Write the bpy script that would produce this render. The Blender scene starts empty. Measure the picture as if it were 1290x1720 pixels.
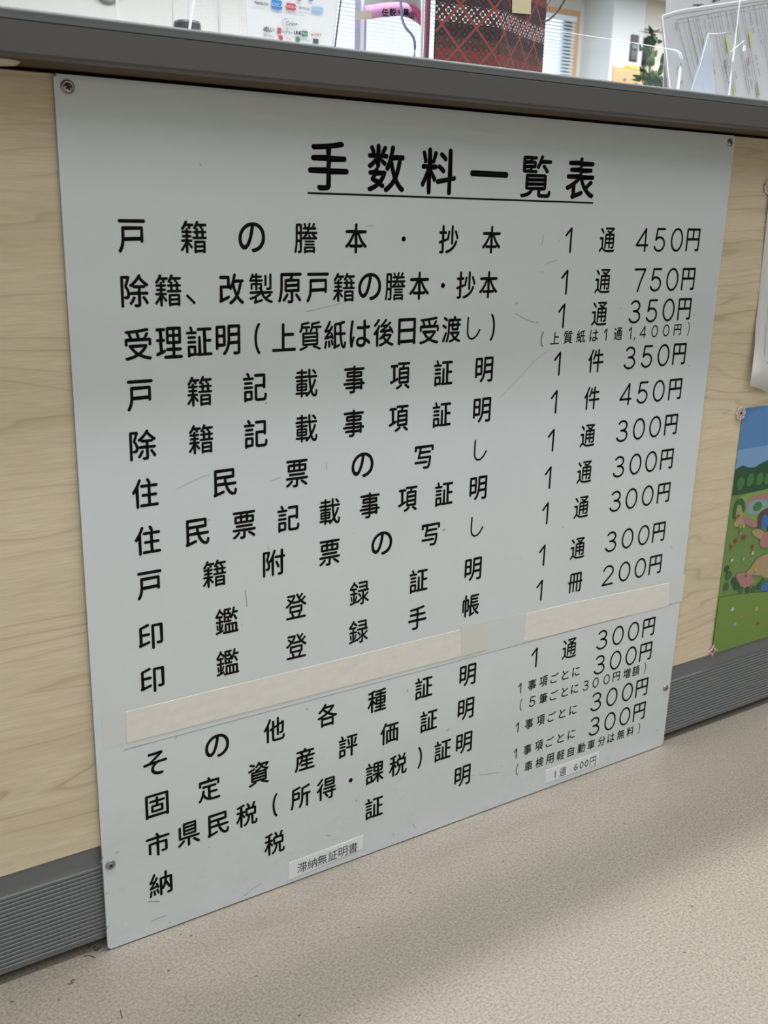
import bpy, bmesh, math, random
from mathutils import Matrix, Vector
random.seed(7)
D = bpy.data
SC = bpy.context.scene
COL = SC.collection

# ---------------------------------------------------------------- camera
# world: x along the counter, y away from the viewer (counter sign face at y=0), z up
F_PX, PX_W, PX_H = 1700.58, 1290.0, 1720.0
CAM = Vector((-0.27168638, -0.94835309, 0.80689173))
RIGHT = Vector((0.83896928, -0.54351868, 0.02679542))
DOWN = Vector((-0.13554952, -0.25641348, -0.95701539))
FWD = Vector((0.52702644, 0.79927441, -0.28879673))
cam_data = D.cameras.new('camera')
cam = D.objects.new('camera', cam_data)
COL.objects.link(cam)
M = Matrix.Identity(4)
for i in range(3):
    M[i][0] = RIGHT[i]; M[i][1] = -DOWN[i]; M[i][2] = -FWD[i]; M[i][3] = CAM[i]
cam.matrix_world = M
cam_data.sensor_fit = 'VERTICAL'
cam_data.sensor_height = 36.0
cam_data.sensor_width = 27.0
cam_data.lens = F_PX / PX_H * 36.0
cam_data.clip_start = 0.02
cam_data.clip_end = 60
cam_data.dof.use_dof = True
cam_data.dof.focus_distance = 1.25
cam_data.dof.aperture_fstop = 11
SC.camera = cam

# ---------------------------------------------------------------- world, lights, exposure
SC.view_settings.view_transform = 'Standard'
SC.view_settings.look = 'None'
SC.view_settings.gamma = 1
SC.view_settings.use_curve_mapping = False
SC.view_settings.exposure = 0.22
SC.cycles.blur_glossy = 0.0
SC.cycles.sample_clamp_indirect = 60.0
world = D.worlds.new('daylight'); SC.world = world
world.use_nodes = True
bg = world.node_tree.nodes['Background']
bg.inputs[0].default_value = (0.86, 0.93, 1.0, 1)
bg.inputs[1].default_value = 1.5

CEIL = 2.40
TILT = math.radians(-2.2)        # the ceiling grid is turned a little against the counter
def tube(name, x, y, energy, length=7.0, width=0.05):
    l = D.lights.new(name, 'AREA'); l.shape = 'RECTANGLE'
    l.size = length; l.size_y = width; l.energy = energy
    l.color = (0.955, 0.985, 1.0)
    o = D.objects.new(name, l); COL.objects.link(o)
    o.location = (x, y, CEIL - 0.02)
    o.rotation_euler = (0, 0, -TILT)
    return o
tube('ceiling_tube_row', 0.8, -0.375, 32, length=2.6, width=0.04)      # just in front of the counter
tube('ceiling_tube_row', 0.8, 0.185, 36, length=2.6, width=0.04)       # just behind the counter edge
tube('ceiling_panel_row', 1.0, -2.0, 40, width=1.9)
tube('ceiling_panel_row', 1.0, -4.3, 14, width=0.6)
tube('ceiling_panel_row', 2.5, 2.3, 75, width=0.3)
tube('ceiling_panel_row', 4.5, 4.2, 100, width=0.3)

def P(u, v, y):
    """the point at depth y that stands at photograph pixel u, v"""
    d = RIGHT * ((u - 645) / F_PX) + DOWN * ((v - 860) / F_PX) + FWD
    return CAM + d * ((y - CAM.y) / d.y)
def PF(u, v, z=0.0):
    d = RIGHT * ((u - 645) / F_PX) + DOWN * ((v - 860) / F_PX) + FWD
    return CAM + d * ((z - CAM.z) / d.z)

# ---------------------------------------------------------------- materials
def mat(name, color, rough=0.5, metallic=0.0, spec=0.5, **kw):
    m = D.materials.new(name); m.use_nodes = True
    b = m.node_tree.nodes['Principled BSDF']
    b.inputs['Base Color'].default_value = (*color, 1)
    b.inputs['Roughness'].default_value = rough
    b.inputs['Metallic'].default_value = metallic
    b.inputs['Specular IOR Level'].default_value = spec
    for k, v in kw.items():
        b.inputs[k.replace('_', ' ')].default_value = v
    return m
class N:
    """tiny node-graph helper"""
    def __init__(s, m):
        s.m = m; s.t = m.node_tree; s.b = s.t.nodes['Principled BSDF']
    def new(s, typ, **kw):
        n = s.t.nodes.new(typ)
        for k, v in kw.items(): setattr(n, k, v)
        return n
    def link(s, a, b): s.t.links.new(a, b)
    def coord(s, scale=(1, 1, 1), rot=(0, 0, 0), loc=(0, 0, 0)):
        tc = s.new('ShaderNodeTexCoord'); mp = s.new('ShaderNodeMapping')
        mp.inputs['Scale'].default_value = scale; mp.inputs['Rotation'].default_value = rot
        mp.inputs['Location'].default_value = loc
        s.link(tc.outputs['Object'], mp.inputs['Vector']); return mp.outputs[0]
    def noise(s, vec, scale, detail=4, rough=0.5, dist=0.0):
        n = s.new('ShaderNodeTexNoise'); n.inputs['Scale'].default_value = scale
        n.inputs['Detail'].default_value = detail; n.inputs['Roughness'].default_value = rough
        n.inputs['Distortion'].default_value = dist
        s.link(vec, n.inputs['Vector']); return n.outputs[0]
    def ramp(s, fac, stops, interp='LINEAR'):
        r = s.new('ShaderNodeValToRGB'); e = r.color_ramp.elements; r.color_ramp.interpolation = interp
        while len(e) > 1: e.remove(e[-1])
        e[0].position = stops[0][0]; e[0].color = (*stops[0][1], 1)
        for p, c in stops[1:]:
            x = e.new(p); x.color = (*c, 1)
        s.link(fac, r.inputs[0]); return r.outputs[0]
    def math(s, op, a, b=None, c=None):
        n = s.new('ShaderNodeMath', operation=op)
        for i, v in enumerate((a, b, c)):
            if v is None: continue
            if isinstance(v, (int, float)): n.inputs[i].default_value = v
            else: s.link(v, n.inputs[i])
        return n.outputs[0]
    def mix(s, fac, a, b, mode='MIX'):
        n = s.new('ShaderNodeMix', data_type='RGBA', blend_type=mode)
        for sock, v in ((n.inputs[0], fac), (n.inputs[6], a), (n.inputs[7], b)):
            if isinstance(v, (int, float)): sock.default_value = v
            elif isinstance(v, tuple): sock.default_value = (*v, 1)
            else: s.link(v, sock)
        return n.outputs[2]
    def base(s, c): s.link(c, s.b.inputs['Base Color'])
    def rough(s, c): s.link(c, s.b.inputs['Roughness'])
    def bump(s, h, strength=0.2, dist=0.001):
        n = s.new('ShaderNodeBump'); n.inputs['Strength'].default_value = strength
        n.inputs['Distance'].default_value = dist
        s.link(h, n.inputs['Height']); s.link(n.outputs[0], s.b.inputs['Normal'])
def grey(v): return (v, v, v)

# floor: beige vinyl with small flecks
M_FLOOR = mat('beige_vinyl', (0.62, 0.55, 0.45), 0.42)
n = N(M_FLOOR); c = n.coord()
f1 = n.noise(c, 330, 3, 0.6); f2 = n.noise(c, 7, 4, 0.6); f3 = n.noise(c, 520, 2, 0.5)
col = n.ramp(f1, [(0.36, (0.225, 0.195, 0.155)), (0.50, (0.325, 0.288, 0.238)), (0.64, (0.40, 0.362, 0.305))])
col = n.mix(n.math('MULTIPLY', f3, 0.2), col, (0.335, 0.30, 0.245))
col = n.mix(n.ramp(f2, [(0.42, grey(0)), (0.75, grey(0.25))]), col, (0.285, 0.25, 0.20))
spots = n.ramp(n.noise(n.coord((1, 1, 1), loc=(3, 1, 0)), 75, 1, 0.4), [(0.77, grey(0)), (0.79, grey(1))])
col = n.mix(n.math('MULTIPLY', spots, 0.6), col, (0.20, 0.17, 0.14))
n.base(col); n.bump(f1, 0.35, 0.0006)
n.rough(n.ramp(f1, [(0.3, grey(0.34)), (0.7, grey(0.46))]))

# pale maple laminate, grain running along x
M_WOOD = mat('maple_laminate', (0.5, 0.42, 0.29), 0.42, spec=0.35)
n = N(M_WOOD)
warp = n.noise(n.coord((0.75, 1, 4.6)), 2.3, 3, 0.5, 0.5)
sepc = n.new('ShaderNodeSeparateXYZ'); n.link(n.coord(), sepc.inputs[0])
rings = n.math('ADD', n.math('MULTIPLY', sepc.outputs[2], 1.0), n.math('MULTIPLY', warp, 0.20))
lines = n.math('FRACT', n.math('MULTIPLY', rings, 40.0))
lw = n.ramp(lines, [(0.0, grey(0.15)), (0.55, grey(0.0)), (0.82, grey(0.25)), (0.95, grey(1.0)), (1.0, grey(0.15))])
vis = n.ramp(n.noise(n.coord((0.8, 1, 6)), 3.1, 2, 0.5), [(0.34, grey(0.08)), (0.64, grey(0.85))])
fine = n.noise(n.coord((9, 9, 190)), 3.0, 4, 0.6)
band = n.noise(n.coord((0.5, 1, 7)), 2.2, 3, 0.6)
col = n.ramp(band, [(0.30, (0.68, 0.575, 0.405)), (0.5, (0.75, 0.645, 0.465)), (0.72, (0.80, 0.69, 0.51))])
col = n.mix(n.math('MULTIPLY', lw, vis), col, (0.46, 0.36, 0.245))
col = n.mix(n.ramp(fine, [(0.40, grey(0.42)), (0.62, grey(0.0))]), col, (0.56, 0.46, 0.32))
n.base(col)

# sign board: painted sheet, scuffed
M_SIGN = mat('pale_grey_painted_sheet', (0.55, 0.59, 0.60), 0.30, spec=0.5)
n = N(M_SIGN)
a = n.noise(n.coord(), 9, 4, 0.6)
col = n.ramp(a, [(0.3, (0.68, 0.745, 0.785)), (0.7, (0.705, 0.77, 0.81))])
low = n.new('ShaderNodeSeparateXYZ'); n.link(n.coord(), low.inputs[0])
lowm = n.ramp(low.outputs[2], [(0.0, grey(1)), (0.10, grey(0.55)), (0.3, grey(0.0))])
sm = n.ramp(n.noise(n.coord((1, 1, 1.7)), 26, 5, 0.7, 0.8), [(0.56, grey(0)), (0.80, grey(0.5))])
col = n.mix(n.math('MULTIPLY', sm, n.math('ADD', lowm, 0.04)), col, (0.52, 0.55, 0.54))
dots = n.ramp(n.noise(n.coord(), 85, 1, 0.3), [(0.80, grey(0)), (0.815, grey(0.6))])
col = n.mix(dots, col, (0.35, 0.35, 0.34))
n.base(col)
n.rough(n.ramp(a, [(0.3, grey(0.10)), (0.7, grey(0.16))]))

M_SIGN.node_tree.nodes['Principled BSDF'].inputs['Coat Weight'].default_value = 1.0
M_SIGN.node_tree.nodes['Principled BSDF'].inputs['Coat IOR'].default_value = 1.8
M_SIGN.node_tree.nodes['Principled BSDF'].inputs['Coat Roughness'].default_value = 0.09
M_SIGN_EDGE = mat('sign_cut_edge', (0.30, 0.31, 0.31), 0.5)
M_VINYL = mat('black_vinyl', (0.004, 0.004, 0.005), 0.5, spec=0.15)
M_INK = mat('black_ink', (0.02, 0.02, 0.024), 0.6)
M_TAPE = mat('white_paper_tape', (0.66, 0.635, 0.59), 0.65)
n = N(M_TAPE); f = n.noise(n.coord((1, 1, 2.2)), 60, 4, 0.6)
n.base(n.ramp(f, [(0.3, (0.80, 0.77, 0.72)), (0.7, (0.86, 0.83, 0.78))])); n.bump(f, 0.2, 0.0004)
M_OLD_TAPE = mat('yellowed_clear_tape', (0.72, 0.72, 0.66), 0.28)
M_FILM = mat('clear_film_on_sign', (0.70, 0.74, 0.735), 0.24)
M_LABEL = mat('white_label_paper', (0.84, 0.88, 0.89), 0.45)
M_SCREW = mat('steel_screw', (0.42, 0.42, 0.40), 0.32, 1.0)
M_SCREW_D = mat('screw_recess', (0.02, 0.02, 0.02), 0.6)
M_FASCIA = mat('dark_grey_edging', (0.078, 0.075, 0.070), 0.5)
M_FASCIA_TOP = mat('grey_edging_roll', (0.10, 0.106, 0.108), 0.5, spec=0.4)
M_TOP = mat('grey_counter_laminate', (0.42, 0.43, 0.43), 0.4)
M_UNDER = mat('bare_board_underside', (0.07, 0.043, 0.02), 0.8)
M_BLACK = mat('gap_shade_black', (0.006, 0.006, 0.006), 0.9)
M_KICK = mat('grey_ribbed_plastic', (0.185, 0.193, 0.205), 0.27)
M_KICK2 = mat('grey_plastic_rib', (0.27, 0.28, 0.295), 0.3)
M_TOE = mat('dark_toe_recess', (0.045, 0.04, 0.035), 0.8)
M_PAPER = mat('white_paper', (0.76, 0.76, 0.76), 0.6)
M_WHITE = mat('white_paint', (0.80, 0.82, 0.82), 0.6)
M_CREAM = mat('cream_paint', (0.80, 0.78, 0.71), 0.6)
M_LINE = mat('grey_printed_line', (0.22, 0.22, 0.23), 0.6)

# ---------------------------------------------------------------- object helpers
def link(o, parent=None):
    COL.objects.link(o)
    if parent is not None: o.parent = parent
    return o
def thing(name, label, cat, loc=(0, 0, 0), group=None):
    o = D.objects.new(name, None); COL.objects.link(o); o.location = loc
    o.empty_display_size = 0.05
    o['label'] = label; o['category'] = cat
    if group: o['group'] = group
    return o
def tag(o, label, cat, group=None):
    o['label'] = label; o['category'] = cat
    if group: o['group'] = group
    return o
def structure(o): o['kind'] = 'structure'; return o
def mesh(name, verts, faces, m, parent=None, smooth=False, mi=None):
    """verts in world coordinates; stored relative to the parent thing"""
    off = Vector((0, 0, 0))
    if parent is not None:
        off = root_loc(parent)
    me = D.meshes.new(name)
    me.from_pydata([tuple(Vector(v) - off) for v in verts], [], faces)
    ms = m if isinstance(m, (list, tuple)) else [m]
    for x in ms: me.materials.append(x)
    if mi:
        for p, i in zip(me.polygons, mi): p.material_index = i
    if smooth:
        for p in me.polygons: p.use_smooth = True
    me.update()
    return link(D.objects.new(name, me), parent)
def root_loc(p):
    v = Vector((0, 0, 0))
    while p is not None:
        v += Vector(p.location); p = p.parent
    return v
def box_geo(x0, x1, y0, y1, z0, z1):
    v = [(x0, y0, z0), (x1, y0, z0), (x1, y1, z0), (x0, y1, z0), (x0, y0, z1), (x1, y0, z1), (x1, y1, z1), (x0, y1, z1)]
    f = [(0, 3, 2, 1), (4, 5, 6, 7), (0, 1, 5, 4), (1, 2, 6, 5), (2, 3, 7, 6), (3, 0, 4, 7)]
    return v, f
def box(name, x0, x1, y0, y1, z0, z1, m, parent=None, bevel=0.0, seg=2):
    o = mesh(name, *box_geo(x0, x1, y0, y1, z0, z1), m, parent)
    if bevel > 0:
        bm = bmesh.new(); bm.from_mesh(o.data)
        bmesh.ops.bevel(bm, geom=bm.edges[:], offset=bevel, segments=seg, affect='EDGES', profile=0.5)
        bm.to_mesh(o.data); bm.free()
    return o
def boxes(name, lst, m, parent=None):
    V, Fc = [], []
    for b in lst:
        v, f = box_geo(*b); k = len(V); V += v; Fc += [tuple(i + k for i in q) for q in f]
    return mesh(name, V, Fc, m, parent)
def slab(name, corners, normal, thick, m, parent=None, mi_front=None):
    """flat polygon (world points) given a thickness against its normal"""
    nrm = Vector(normal).normalized()
    a = [Vector(p) for p in corners]; b = [p - nrm * thick for p in a]; k = len(a)
    faces = [tuple(range(k)), tuple(range(2 * k - 1, k - 1, -1))]
    faces += [(i, i + k, (i + 1) % k + k, (i + 1) % k) for i in range(k)]
    return mesh(name, a + b, faces, m, parent)
def tube_mesh(name, pts, r, m, parent=None, seg=10, caps=True):
    pts = [Vector(p) for p in pts]; V = []; Fc = []
    up = Vector((0, 0, 1)); k = len(pts)
    for i, p in enumerate(pts):
        t = (pts[min(i + 1, k - 1)] - pts[max(i - 1, 0)]).normalized()
        a = t.cross(up)
        if a.length < 1e-3: a = t.cross(Vector((1, 0, 0)))
        a.normalize(); b = a.cross(t)
        rr = r[i] if isinstance(r, (list, tuple)) else r
        for j in range(seg):
            w = 2 * math.pi * j / seg
            V.append(p + (a * math.cos(w) + b * math.sin(w)) * rr)
    for i in range(k - 1):
        for j in range(seg):
            Fc.append((i * seg + j, i * seg + (j + 1) % seg, (i + 1) * seg + (j + 1) % seg, (i + 1) * seg + j))
    if caps:
        Fc.append(tuple(range(seg - 1, -1, -1))); Fc.append(tuple((k - 1) * seg + j for j in range(seg)))
    return mesh(name, V, Fc, m, parent, smooth=True)
def lathe(name, prof, c, axis, m, parent=None, seg=28, smooth=True, mi=None):
    """prof: list of (radius, distance along axis)"""
    ax = Vector(axis).normalized()
    a = ax.cross(Vector((0, 0, 1)))
    if a.length < 1e-3: a = Vector((1, 0, 0))
    a.normalize(); b = ax.cross(a); c = Vector(c); V = []; Fc = []; MI = []
    for r, d in prof:
        for j in range(seg):
            w = 2 * math.pi * j / seg
            V.append(c + ax * d + (a * math.cos(w) + b * math.sin(w)) * r)
    for i in range(len(prof) - 1):
        for j in range(seg):
            Fc.append((i * seg + j, (i + 1) * seg + j, (i + 1) * seg + (j + 1) % seg, i * seg + (j + 1) % seg))
            MI.append(mi[i] if mi else 0)
    Fc.append(tuple(range(seg))); MI.append(mi[0] if mi else 0)
    Fc.append(tuple((len(prof) - 1) * seg + j for j in range(seg - 1, -1, -1))); MI.append(mi[-1] if mi else 0)
    return mesh(name, V, Fc, m, parent, smooth=smooth, mi=MI)

# ---------------------------------------------------------------- lettering
class Glyphs:
    """outlines of the built-in typeface, one em = 1 unit"""
    def __init__(s): s.c = {}
    def get(s, ch):
        if ch in s.c: return s.c[ch]
        cu = D.curves.new('t', 'FONT'); cu.body = ch
        o = D.objects.new('t', cu); COL.objects.link(o)
        dg = bpy.context.evaluated_depsgraph_get()
        oe = o.evaluated_get(dg); c = oe.to_curve(dg); loops = []
        for sp in c.splines:
            bp = sp.bezier_points; k = len(bp); pts = []
            for i in range(k):
                a, b = bp[i], bp[(i + 1) % k]
                p0, p1, p2, p3 = a.co.xy, a.handle_right.xy, b.handle_left.xy, b.co.xy
                pts.append((p0.copy(), True))
                ch_ = p3 - p0
                dev = max(abs(ch_.x * (p1 - p0).y - ch_.y * (p1 - p0).x), abs(ch_.x * (p2 - p0).y - ch_.y * (p2 - p0).x)) / max(ch_.length, 1e-6)
                if dev > 0.0015:
                    ns = 3 if dev < 0.01 else 5 if dev < 0.05 else 8
                    for q in range(1, ns):
                        t = q / ns; u = 1 - t
                        pts.append((p0 * u ** 3 + p1 * 3 * u * u * t + p2 * 3 * u * t * t + p3 * t ** 3, False))
            clean = []
            for p in pts:
                if not clean or (p[0] - clean[-1][0]).length > 1e-4: clean.append(p)
            if len(clean) > 2 and (clean[0][0] - clean[-1][0]).length < 1e-4: clean.pop()
            loops.append(clean)
        oe.to_curve_clear(); D.objects.remove(o); D.curves.remove(cu)
        xs = [p[0].x for l in loops for p in l] or [0, 1]; ys = [p[0].y for l in loops for p in l] or [0, 1]
        s.c[ch] = (loops, (min(xs), max(xs), min(ys), max(ys)))
        return s.c[ch]
G = Glyphs()
def offset_loop(pts, dx, dy):
    """move an outline outwards (filled side is left of travel or right, found by caller through sign)"""
    k = len(pts); out = []
    for i in range(k):
        p = pts[i]; a = (p - pts[i - 1]); b = (pts[(i + 1) % k] - p)
        if a.length < 1e-9 or b.length < 1e-9: out.append(p.copy()); continue
        a.normalize(); b.normalize()
        na = Vector((a.y * dx, -a.x * dy)); nb = Vector((b.y * dx, -b.x * dy))
        cosv = max(-1, min(1, a.dot(b)))
        nn = na + nb
        den = 1 + cosv
        out.append(p + (nn / max(den, 0.55)))
    return out
def round_loop(pts, tmax, convex_sign):
    """fillet the convex corners of a closed outline so that stroke ends turn round"""
    k = len(pts)
    seg = [(pts[(i + 1) % k] - pts[i]).length for i in range(k)]
    turn = []
    for i in range(k):
        a = pts[i] - pts[i - 1]; b = pts[(i + 1) % k] - pts[i]
        turn.append(math.atan2(a.x * b.y - a.y * b.x, a.dot(b)) if a.length > 1e-9 and b.length > 1e-9 else 0.0)
    corner = [abs(t) > math.radians(32) for t in turn]
    cs = [i for i in range(k) if corner[i]]
    if not cs: return pts
    def dist_next(i):
        d = 0; j = i
        while True:
            d += seg[j]; j = (j + 1) % k
            if corner[j] or j == i: return d
    dn = {i: dist_next(i) for i in cs}
    dp = {cs[j]: dn[cs[j - 1]] for j in range(len(cs))}
    T = {i: (min(tmax, 0.49 * dn[i], 0.49 * dp[i]) if turn[i] * convex_sign > 0 else 0.0) for i in cs}
    def walk(i, d, step):
        j = i
        while True:
            nj = (j + step) % k; L = seg[j] if step == 1 else seg[nj]
            if d <= L: return pts[j].lerp(pts[nj], d / max(L, 1e-9)), j if step == 1 else nj
            d -= L; j = nj
    out = []
    for ci, i in enumerate(cs):
        t = T[i]; nxt = cs[(ci + 1) % len(cs)]
        if t > 1e-5:
            p0, _ = walk(i, t, -1); p1, jn = walk(i, t, 1); c = pts[i]
            for q in range(5):
                s = q / 4; u = 1 - s; kk = 0.6
                a = p0.lerp(c, kk); b = p1.lerp(c, kk)
                out.append(p0 * u ** 3 + a * 3 * u * u * s + b * 3 * u * s * s + p1 * s ** 3)
        else:
            out.append(pts[i].copy())
        # keep the in-between points that no fillet has swallowed
        d = 0; j = i; total = dn[i]; tn = T[nxt]
        while True:
            d += seg[j]; j = (j + 1) % k
            if j == nxt or corner[j]: break
            if d > t + 1e-5 and d < total - tn - 1e-5: out.append(pts[j].copy())
    return out
def area(pts):
    return 0.5 * sum(pts[i].x * pts[(i + 1) % len(pts)].y - pts[(i + 1) % len(pts)].x * pts[i].y for i in range(len(pts)))
def inside(p, poly):
    c = False; k = len(poly)
    for i in range(k):
        a, b = poly[i], poly[i - 1]
        if (a.y > p.y) != (b.y > p.y) and p.x < (b.x - a.x) * (p.y - a.y) / (b.y - a.y) + a.x: c = not c
    return c
def glyph_loops(ch, sx, sy, cx, cy, ex=0.0, ey=0.0, rnd=0.0, fit=None):
    """outline loops placed with the glyph's box centred on cx, cy"""
    loops, (x0, x1, y0, y1) = G.get(ch)
    if fit: sx = fit[0] / (x1 - x0) if x1 - x0 > 0.25 else sx; sy = fit[1] / (y1 - y0) if y1 - y0 > 0.25 else sy
    mx, my = (x0 + x1) / 2, (y0 + y1) / 2
    L = [[Vector(((p.x - mx) * sx, (p.y - my) * sy)) for p, _ in l] for l in loops]
    out = []
    solid_ccw = area(max(L, key=lambda l: abs(area(l)))) > 0
    for i, l in enumerate(L):
        hole = (area(l) > 0) != solid_ccw
        ccw = area(l) > 0
        # outward offset direction: away from ink
        sgn = 1 if ccw else -1
        if hole: sgn = -sgn
        if ex or ey: l = offset_loop(l, ex * sgn, ey * sgn)
        if rnd > 0:
            cv = (1 if ccw else -1) * (-1 if hole else 1)
            l = round_loop(l, rnd, cv)
        out.append([Vector((p.x + cx, p.y + cy)) for p in l])
    return out
def fill_loops(loops):
    """triangulate outlines with holes -> verts2d, faces; overlapping solids are filled one by one"""
    if not loops: return [], []
    sgn = area(max(loops, key=lambda l: abs(area(l)))) > 0
    solids = [l for l in loops if (area(l) > 0) == sgn]; holes = [l for l in loops if (area(l) > 0) != sgn]
    boxes_ = [(min(p.x for p in l), max(p.x for p in l), min(p.y for p in l), max(p.y for p in l)) for l in solids]
    over = any(a[0] < b[1] and b[0] < a[1] and a[2] < b[3] and b[2] < a[3] for i, a in enumerate(boxes_) for b in boxes_[i + 1:])
    if not over: return fill_group(loops)
    groups = [[l] for l in solids]
    for h in holes:
        c = [g for g in groups if inside(h[0], g[0])]
        if c: min(c, key=lambda g: abs(area(g[0]))).append(h)
    VF = ([], [])
    for g in groups: add2(VF, fill_group(g))
    return VF
def fill_group(loops):
    cu = D.curves.new('f', 'CURVE'); cu.dimensions = '2D'; cu.fill_mode = 'BOTH'
    for l in loops:
        sp = cu.splines.new('POLY'); sp.points.add(len(l) - 1)
        for i, p in enumerate(l): sp.points[i].co = (p.x, p.y, 0, 1)
        sp.use_cyclic_u = True
    o = D.objects.new('f', cu); COL.objects.link(o)
    dg = bpy.context.evaluated_depsgraph_get(); oe = o.evaluated_get(dg); me = oe.to_mesh()
    V = [(v.co.x, v.co.y) for v in me.vertices]; Fc = [tuple(p.vertices) for p in me.polygons]
    oe.to_mesh_clear(); D.objects.remove(o); D.curves.remove(cu)
    return V, Fc
def ribbon(pts, w, closed=False, caps=True):
    """monoline stroke with round ends as loops of convex pieces -> V, F (2D)"""
    V = []; Fc = []; P2 = [Vector(p) for p in pts]; k = len(P2)
    idx = range(k) if closed else range(k - 1)
    L = []; R_ = []
    for i in range(k):
        if closed: a, b = P2[i - 1], P2[(i + 1) % k]
        else: a, b = P2[max(i - 1, 0)], P2[min(i + 1, k - 1)]
        t = (b - a).normalized(); nn = Vector((-t.y, t.x))
        mit = 1.0
        if closed or 0 < i < k - 1:
            s0 = (P2[i] - P2[i - 1]).normalized(); c = max(0.5, nn.dot(Vector((-s0.y, s0.x)))); mit = 1 / c
        V.append(P2[i] + nn * w / 2 * mit); V.append(P2[i] - nn * w / 2 * mit)
    for i in idx:
        j = (i + 1) % k; Fc.append((2 * i, 2 * i + 1, 2 * j + 1, 2 * j))
    if caps and not closed:
        for p in (P2[0], P2[-1]):
            b = len(V)
            V += [p + Vector((math.cos(q * math.pi / 6), math.sin(q * math.pi / 6))) * w / 2 for q in range(12)]
            Fc.append(tuple(range(b, b + 12)))
    return [(v.x, v.y) for v in V], Fc
def arc(cx, cy, rx, ry, a0, a1, n_=14):
    return [(cx + rx * math.cos(math.radians(a0 + (a1 - a0) * i / n_)), cy + ry * math.sin(math.radians(a0 + (a1 - a0) * i / n_))) for i in range(n_ + 1)]
DIG = {   # strokes in a unit box, width given separately
    '0': (0.76, [('c', arc(0.5, 0.5, 0.5, 0.5, 0, 360, 28)[:-1])]),
    '1': (0.36, [('o', [(0.0, 0.70), (0.5, 0.86), (1.0, 1.0)]), ('o', [(1.0, 1.0), (1.0, 0.5), (1.0, 0.0)])]),
    '2': (0.73, [('o', arc(0.5, 0.70, 0.48, 0.30, 165, -18, 14) + [(0.72, 0.44), (0.30, 0.20), (0.0, 0.0)]), ('o', [(0.0, 0.0), (1.0, 0.0)])]),
    '3': (0.72, [('o', arc(0.48, 0.765, 0.42, 0.235, 150, -90, 14) + [(0.36, 0.53)]), ('o', [(0.36, 0.53)] + arc(0.48, 0.265, 0.50, 0.265, 90, -160, 16))]),
    '4': (0.75, [('o', [(0.78, 0.0), (0.78, 1.0)]), ('o', [(0.78, 1.0), (0.0, 0.26)]), ('o', [(0.0, 0.26), (1.0, 0.26)])]),
    '5': (0.71, [('o', [(0.92, 1.0), (0.20, 1.0)]), ('o', [(0.20, 1.0), (0.10, 0.50)]), ('o', [(0.10, 0.50), (0.28, 0.61)] + arc(0.46, 0.31, 0.50, 0.31, 80, -155, 16))]),
    '6': (0.60, [('c', arc(0.5, 0.31, 0.5, 0.31, 0, 360, 24)[:-1]), ('o', [(0.01, 0.36), (0.10, 0.68), (0.38, 0.93), (0.72, 1.0)])]),
    '7': (0.71, [('o', [(0.0, 1.0), (1.0, 1.0)]), ('o', [(1.0, 1.0), (0.62, 0.45), (0.40, 0.0)])]),
}
def digit(ch, h, w_stroke, cx, cy):
    wr, strokes = DIG[ch]; W = h * wr - w_stroke; Hh = h - w_stroke; V = []; Fc = []
    for kind, pts in strokes:
        pp = [(cx + (x - 0.5) * W, cy + (y - 0.5) * Hh) for x, y in pts]
        v, f = ribbon(pp, w_stroke, closed=(kind == 'c'))
        k = len(V); V += v; Fc += [tuple(i + k for i in q) for q in f]
    return V, Fc
def add2(A, B):
    k = len(A[0]); A[0].extend(B[0]); A[1].extend(tuple(i + k for i in q) for q in B[1])
def flat(name, VF, fn, m, parent=None, mi=None):
    return mesh(name, [fn(x, z) for x, z in VF[0]], VF[1], m, parent, mi=mi)
def ink(loops, w):
    """filled outlines made bolder by a line of half-width w run along them"""
    VF = ([], [])
    if not loops: return VF
    add2(VF, fill_loops(loops))
    if w > 0:
        for l in loops:
            add2(VF, ribbon([(p.x, p.y) for p in l], 2 * w, closed=True))
    return VF
def text2d(s, size, cx, cy, ex=0.0, rnd=0.0, aspect=1.0):
    """a short run of print centred on cx, cy (built from the same outlines)"""
    adv = 0; items = []
    for ch in s:
        if ch == ' ': adv += 0.3; continue
        _, (x0, x1, y0, y1) = G.get(ch)
        items.append((ch, adv - x0 + 0.04, (y0 + y1) / 2, x1 - x0)); adv += (x1 - x0) + 0.08
    loops = []
    for ch, ox, my, w in items:
        _, (x0, x1, y0, y1) = G.get(ch)
        loops += glyph_loops(ch, size * aspect, size, cx + (ox + (x0 + x1) / 2 - adv / 2) * size * aspect, cy + (my - 0.35) * size, 0, 0, rnd)
    return ink(loops, ex)

# ================================================================ THE SETTING
XL, XR = -2.6, 9.5
structure(box('floor', XL, XR, -6.0, 5.64, -0.05, 0.0, M_FLOOR))
structure(box('ceiling', XL, XR, -6.0, 5.64, CEIL + 0.001, CEIL + 0.06, mat('white_ceiling', (0.78, 0.79, 0.78), 0.8)))
WY = 5.5                                           # far wall, its face
def wall_with_holes(name, x0, x1, y, th, z1, holes, m):
    """wall along x with rectangular window openings"""
    xs = sorted({x0, x1} | {h[0] for h in holes} | {h[1] for h in holes}); L = []
    for a, b in zip(xs, xs[1:]):
        hs = [h for h in holes if h[0] <= a and h[1] >= b]
        if not hs: L.append((a, b, y, y + th, 0, z1)); continue
        h = hs[0]; L.append((a, b, y, y + th, 0, h[2])); L.append((a, b, y, y + th, h[3], z1))
    return boxes(name, L, m)
wallh = [(3.30, 4.42, 0.9, 2.30), (4.75, 5.60, 0.9, 2.24)]
structure(wall_with_holes('wall_back', XL, 6.05, WY, 0.14, CEIL, wallh, M_WHITE))
structure(box('wall_left', XL - 0.1, XL, -6.0, 5.64, 0, CEIL, M_WHITE))
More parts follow.
